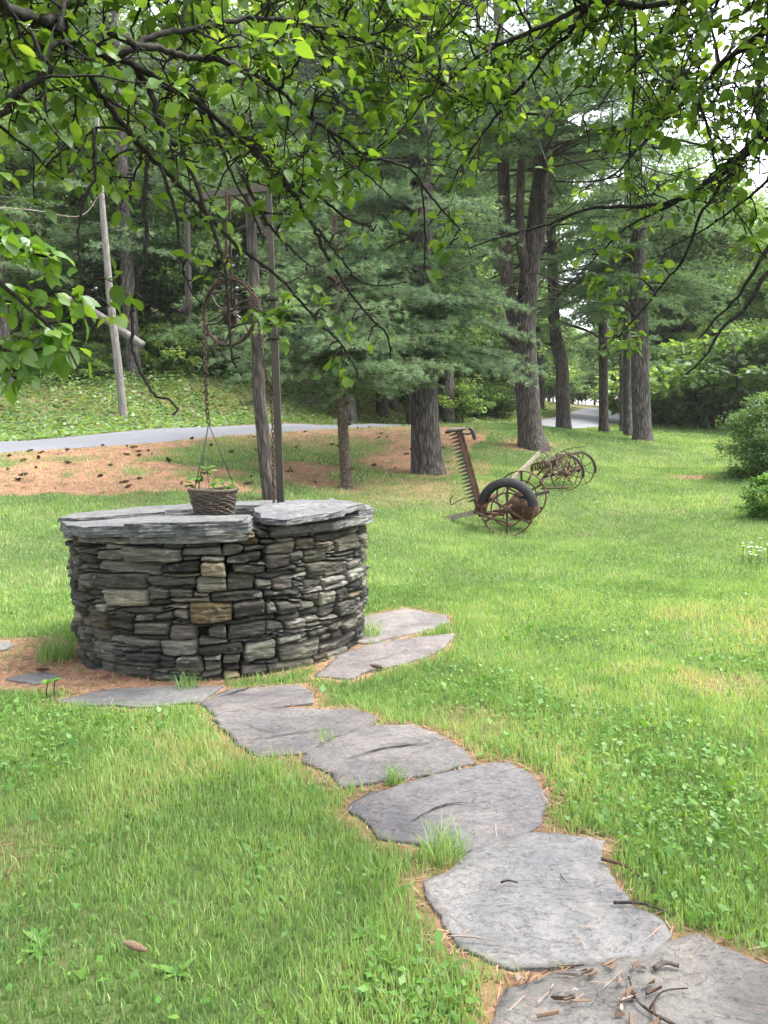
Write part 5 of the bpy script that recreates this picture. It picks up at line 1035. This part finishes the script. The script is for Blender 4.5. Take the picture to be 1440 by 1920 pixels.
LB = [
    ([(1560, 110), (1440, 240), (1410, 270), (1370, 310), (1320, 345), (1270, 375), (1210, 385), (1150, 388), (1090, 395), (1030, 420), (970, 435), (920, 450), (880, 466)], 2.9, 3.9, 15, 2.5, .2, 'B'),
    ([(1500, -40), (1440, 50), (1400, 85), (1355, 120), (1315, 160), (1270, 205), (1230, 240), (1190, 285), (1160, 320), (1120, 340), (1040, 340)], 3.0, 3.8, 11, 2.5, .5, 'B'),
    ([(1260, -160), (1160, -70), (1110, 0), (1090, 30), (1065, 65), (1025, 100), (990, 150)], 3.0, 3.4, 13, 4, .7, 'B'),
    ([(1110, 0), (1030, 45), (955, 75), (915, 95), (860, 135), (810, 175), (775, 200), (750, 235)], 3.1, 3.5, 8, 2.5, .7, ''),
    ([(985, 155), (970, 170), (940, 205), (910, 245), (870, 300), (840, 362)], 3.4, 3.5, 6, 2, .6, ''),
    ([(1185, -60), (1190, 30), (1192, 100), (1187, 200), (1180, 300), (1182, 385)], 3.1, 3.3, 6, 2, .5, 'B'),
    ([(1270, 20), (1240, 60), (1200, 110), (1150, 160), (1120, 205)], 3.1, 3.4, 6, 2, .6, ''),
    ([(1540, 150), (1440, 260), (1390, 300), (1340, 360), (1310, 410), (1285, 480), (1245, 530), (1205, 580), (1160, 632)], 2.9, 3.5, 9, 2.5, .25, 'B'),
    ([(1560, 300), (1440, 465), (1410, 515), (1375, 565), (1340, 600), (1310, 636)], 2.7, 2.9, 8, 2.5, .0, 'B'),
    ([(1550, 380), (1440, 515), (1400, 575), (1355, 615), (1320, 670), (1285, 703)], 2.7, 2.85, 9, 3, .0, 'B'),
    ([(1270, 378), (1225, 400), (1170, 430), (1110, 490), (1045, 556)], 3.3, 3.7, 5, 2, .1, ''),
    ([(1545, 240), (1440, 340), (1390, 380), (1320, 430), (1240, 472)], 2.9, 3.2, 7, 2, .5, 'B'),
    ([(1600, -60), (1480, -60), (1360, -30), (1240, 10), (1110, 0)], 2.9, 3.1, 14, 8, .8, 'B'),
    ([(1440, 60), (1420, 180), (1400, 260), (1385, 330)], 2.9, 3.0, 5, 2, .5, ''),
    ([(1300, 165), (1330, 250), (1345, 330), (1360, 420)], 3.1, 3.2, 5, 2, .5, ''),
    ([(1360, -30), (1330, 40), (1290, 110), (1260, 190)], 3.0, 3.3, 6, 2, .6, ''),
]
YL = np.array([(-300, 330), (0, 340), (80, 400), (140, 415), (250, 400), (330, 400), (420, 430), (520, 420), (600, 410), (700, 370), (760, 345), (850, 400), (900, 330), (960, 280), (1060, 250), (1130, 340), (1200, 420), (1300, 400), (1440, 380), (1800, 380)], float)
def tree_canopy(name, label, fork, trunk_base, LIMBS, key, nfill, leaf, xr, dr, seed, fillmask, clusters):
    global rng
    rng = np.random.default_rng(seed); e = thing(name, label, "apple tree", trunk_base); wood = MB(); tips = []; skel = []
    tb = np.array(trunk_base, float); trunk = MB()
    V, F = tube(smooth_path([tb - [0, 0, .2], tb + [0.03, 0.02, .9], fork * .55 + (tb + [0, 0, 1.5]) * .45, fork], 14), np.linspace(.15, .11, 14), 14, wob=.06); trunk.add(V, F)
    for pts, d0, d1, w0, w1, lf, conn in LIMBS:
        n = len(pts); q = [P(u, v, d0 + (d1 - d0) * i / (n - 1)) for i, (u, v) in enumerate(pts)]; r = [1.3 * (w0 + (w1 - w0) * (i / (n - 1)) ** .7) * d0 / FPX / 2 for i in range(n)]
        if conn: q = [fork, fork * .45 + q[0] * .55 + [0, 0, .12]] + q; r = [max(.05, r[0] * 1.6), r[0] * 1.25] + r
        m = n * 5; p = smooth_path(q, m); rr = np.interp(np.linspace(0, 1, m), np.linspace(0, 1, len(r)), r)
        p[1:-1] += rng.normal(0, 1, (m - 2, 3)) * np.minimum(rr[1:-1, None] * .35, .004); wood.add(*tube(p, rr, 7, wob=.22))
        L = np.concatenate([[0], np.cumsum(np.linalg.norm(np.diff(p, axis=0), axis=1))]); skel.append((p, rr, L, lf))
    allp = np.concatenate([s[0] for s in skel]); allr = np.concatenate([s[1] for s in skel])
    def ok(q, slack=0):
        u, v = proj(q[None]); u, v = float(u[0]), float(v[0])
        if not (u == u): return True
        return v < np.interp(u, YL[:, 0], YL[:, 1]) + slack and not (u < 60 and v > 330)
    def spur(p, d, leafy):
        ln = rng.uniform(.008, .03); t = p + d * ln; wood.add(*tube([p, (p + t) / 2 + rng.normal(0, .002, 3), t], [.0032, .0028, .0034], 4))
        if leafy: tips.append((t, d))
    def twig(p, t, L, r, lf, depth=0, slack=0):
        d = unit(t + rng.normal(0, .25, 3)); k = max(3, int(L / .045)); q = [p]; x = p
        for i in range(k):
            d = unit(d + rng.normal(0, .22, 3) + np.array([0, 0, -.07])); x = x + d * L / k; q.append(x)
        if not ok(x, slack): return
        q = np.array(q); wood.add(*tube(q, np.linspace(r, .0018, k + 1), 5))
        for i in range(1, k + 1):
            for _ in range(2):
                if rng.random() < .5:
                    s_ = unit(rand_unit(1)[0] + np.array([0, 0, .25])); spur(q[i], unit(s_ + d * .4), rng.random() < lf)
        tips.append((q[-1], d)) if rng.random() < lf else None
        if depth < 1 and L > .22:
            for i in range(1, k):
                if rng.random() < .35: s_ = np.cross(d, rand_unit(1)[0]); twig(q[i], unit(s_ + d * .7), L * rng.uniform(.3, .6), r * .6, lf, depth + 1, slack)
    for p, rr, L, lf in skel:
        s = .25 if L[-1] > 1 else .05
        while s < L[-1]:
            x = np.array([np.interp(s, L, p[:, i]) for i in range(3)]); i = min(np.searchsorted(L, s), len(p) - 2); t = unit(p[i + 1] - p[i]); r0 = rr[i]
            d = unit(np.cross(t, rand_unit(1)[0]) + t * rng.uniform(.1, .9) + [0, 0, -.25]); low = not ok(x, 10)
            if low: spur(x, unit(d + [0, 0, .2]), rng.random() < lf * .5)
            if rng.random() < (.28 if low else .85): twig(x, d, rng.uniform(.05, .13) if low else rng.uniform(.10, .36), min(r0 * .6, .005), lf * (.5 if low else 1), 0, 70 if low else 0)
            s += rng.uniform(.03, .085)
    c = 0; tries = 0
    while c < nfill and tries < nfill * 12:
        tries += 1; u = rng.uniform(*xr); v = rng.uniform(-260, 440); d = rng.uniform(*dr)
        if v > np.interp(u, YL[:, 0], YL[:, 1]) - 25 or rng.random() > fillmask(u, v): continue
        q = P(u, v, d); dist = np.linalg.norm(allp - q, axis=1); i = int(dist.argmin())
        if dist[i] > .95 or dist[i] < .08: continue
        a = allp[i]; m_ = (a + q) / 2 + rng.normal(0, .1, 3) * dist[i] + [0, 0, .1 * dist[i]]; pp = smooth_path([a, m_, q], 9); pp[1:-1] += rng.normal(0, .006, (7, 3))
        wood.add(*tube(pp, np.linspace(min(allr[i] * .8, .006), .0025, 9), 5)); c += 1
        for j in range(2, 9):
            if rng.random() < .6: d_ = unit(pp[j] - pp[j - 1]); twig(pp[j], unit(np.cross(d_, rand_unit(1)[0]) + d_ * .5), rng.uniform(.06, .2), .003, leaf[2])
    for u, v, d, k in clusters:
        q = P(u, v, d); dist = np.linalg.norm(allp - q, axis=1); i = int(dist.argmin()); a = allp[i]
        wood.add(*tube(smooth_path([a, (a + q) / 2 + [0, 0, .02], q], 6), [.004, .0036, .0033, .003, .0028, .0025], 5))
        for _ in range(k): tips.append((q + rng.normal(0, .022, 3), unit(rand_unit(1)[0] + unit(q - a + 1e-6) * .7)))
    T = np.array([t[0] for t in tips]); D = np.array([t[1] for t in tips]); nl = rng.integers(1, 5, len(T)); Pp = np.repeat(T, nl, 0); Dd = np.repeat(D, nl, 0); n = len(Pp)
    d = unit(Dd * .55 + rand_unit(n) * [1, 1, .7] + [0, 0, -.12]); pet = rng.uniform(.008, .03, n)[:, None]
    fol = MB(); nr = np.tile([0, 0, 1.0], (n, 1)) + rng.normal(0, .42, (n, 3)); tone = np.repeat(np.clip(rng.normal(.5, .2, len(T)), 0, 1), nl)
    leaves(fol, Pp + d * pet, d, nr, np.clip(rng.normal(leaf[0], leaf[1], n), .02, .075), .74, .28, .28, np.clip(tone + rng.normal(0, .16, n), 0, 1))
    s = unit(np.cross(d, rand_unit(n))) * .0007; V = np.stack([Pp - s, Pp + s, Pp + d * pet * 1.05 + s, Pp + d * pet * 1.05 - s], 1); fol.add(V.reshape(-1, 3), np.arange(4 * n).reshape(-1, 4), .6)
    trunk.build("trunk", M['apple_bark'], e); wood.build("branches", M['apple_bark'], e); fol.build("foliage", M['apple_leaf'], e); print(name, "leaves", n)
CLA = [(500, 590, 2.6, 5), (540, 568, 2.65, 4), (515, 612, 2.6, 4), (470, 575, 2.6, 2), (612, 585, 2.8, 3), (622, 680, 2.9, 4), (640, 692, 2.9, 3), (606, 672, 2.9, 2), (415, 290, 2.6, 4), (205, 575, 2.3, 2), (400, 520, 2.5, 2), (735, 425, 3.1, 2), (830, 445, 3.2, 3), (842, 405, 3.2, 3), (590, 520, 2.8, 2), (215, 530, 2.35, 2), (440, 490, 2.5, 2), (265, 560, 2.4, 1), (690, 640, 2.95, 1), (660, 600, 2.9, 2), (360, 500, 2.5, 2), (545, 410, 2.7, 4), (640, 440, 2.85, 3)]
CLB = [(1120, 508, 3.5, 6), (1108, 532, 3.5, 4), (1145, 545, 3.5, 3), (1160, 600, 3.5, 5), (1178, 640, 3.5, 5), (1148, 640, 3.5, 3), (1195, 615, 3.5, 3), (1150, 570, 3.4, 4), (1210, 540, 3.4, 3), (1130, 450, 3.4, 4), (1160, 465, 3.4, 5), (1185, 520, 3.4, 3), (1230, 500, 3.3, 3), (1230, 560, 3.3, 2), (1100, 470, 3.5, 3), (1400, 440, 3.0, 4), (1420, 410, 3.0, 4), (1380, 410, 3.0, 3), (1430, 480, 3.0, 2)]
tree_canopy("apple_tree", "apple tree reaching in from the upper left with dark drooping twigs and broad leaves", FA, (-2.75, 1.2, 0), LA, 'A', 135, (.043, .009, .5), (-250, 900), (2.5, 4.2), 21, lambda u, v: 1.0 if v < 190 else .4, CLA)
tree_canopy("apple_tree", "apple tree reaching in from the upper right with long slanting branches and small leaves", FB, (3.25, 1.5, 0), LB, 'B', 120, (.041, .009, .5), (820, 1700), (2.8, 4.6), 22, lambda u, v: (1.0 if u > 1180 else .55) * (1.0 if v < 230 else .6), CLB)

# leafy shrub hanging in at the left edge
rng = np.random.default_rng(5)
lb = np.array([-1.75, 1.75, 0.0]); e = thing("leafy_shrub", "leafy shrub with big bright green leaves, nearest thing at the left edge", "shrub", lb); wood = MB(); fol = MB(); top = lb + [.1, .05, 1.75]
wood.add(*tube(smooth_path([lb - [0, 0, .1], lb + [.05, 0, .8], top], 10), np.linspace(.03, .016, 10), 8, wob=.1))
TW = [[(-150, 380), (-40, 420), (20, 460), (80, 480), (105, 475)], [(-150, 400), (0, 531), (29, 555), (73, 595), (120, 640), (146, 690)], [(-160, 520), (0, 651), (40, 656), (73, 655), (110, 640)], [(-150, 480), (-20, 560), (60, 560), (120, 545), (150, 575)], [(-160, 560), (-30, 640), (10, 690), (35, 715)], [(-150, 390), (-60, 400), (-10, 430), (15, 440)]]
for k, tw in enumerate(TW):
    q = [top - [0, 0, .1 * k]] + [P(u, v, 1.95 + .04 * k) for u, v in tw]; p = smooth_path(q, 24); wood.add(*tube(p, np.linspace(.009, .0025, 24), 6, wob=.15))
    for i in range(7, 24):
        for _ in range(2):
            if rng.random() < .60:
                t_ = unit(p[min(i + 1, 23)] - p[i - 1]); m = rng.integers(1, 4); c = p[i] + rng.normal(0, .02, (m, 3)); d = unit(t_ * .5 + rand_unit(m) + [0, 0, -.35])
                leaves(fol, c, d, np.tile([-.1, -.35, 1.], (m, 1)) + rng.normal(0, .4, (m, 3)), rng.uniform(.035, .066, m), .7, .2, .35, np.clip(rng.normal(.55, .22, m), 0, 1))
wood.build("stem", M['apple_bark'], e); fol.build("foliage", M['bright_leaf'], e)


# ---------------------------------------------------------------- the air between
hm = bpy.data.materials.new("air"); hm.use_nodes = True; hn = hm.node_tree.nodes; hn.clear(); ho = hn.new("ShaderNodeOutputMaterial"); hv = hn.new("ShaderNodeVolumePrincipled")
hv.inputs["Color"].default_value = (0.95, 0.97, 1.0, 1); hv.inputs["Density"].default_value = 0.0003; hv.inputs["Anisotropy"].default_value = 0.2; hm.node_tree.links.new(hv.outputs[0], ho.inputs["Volume"])
b = MB(); b.add(*box([0, 80, 16], [260, 0, 0], [0, 240, 0], [0, 0, 26])); tag(b.build("haze", hm, None, False), kind='stuff')
cy.volume_bounces = 0
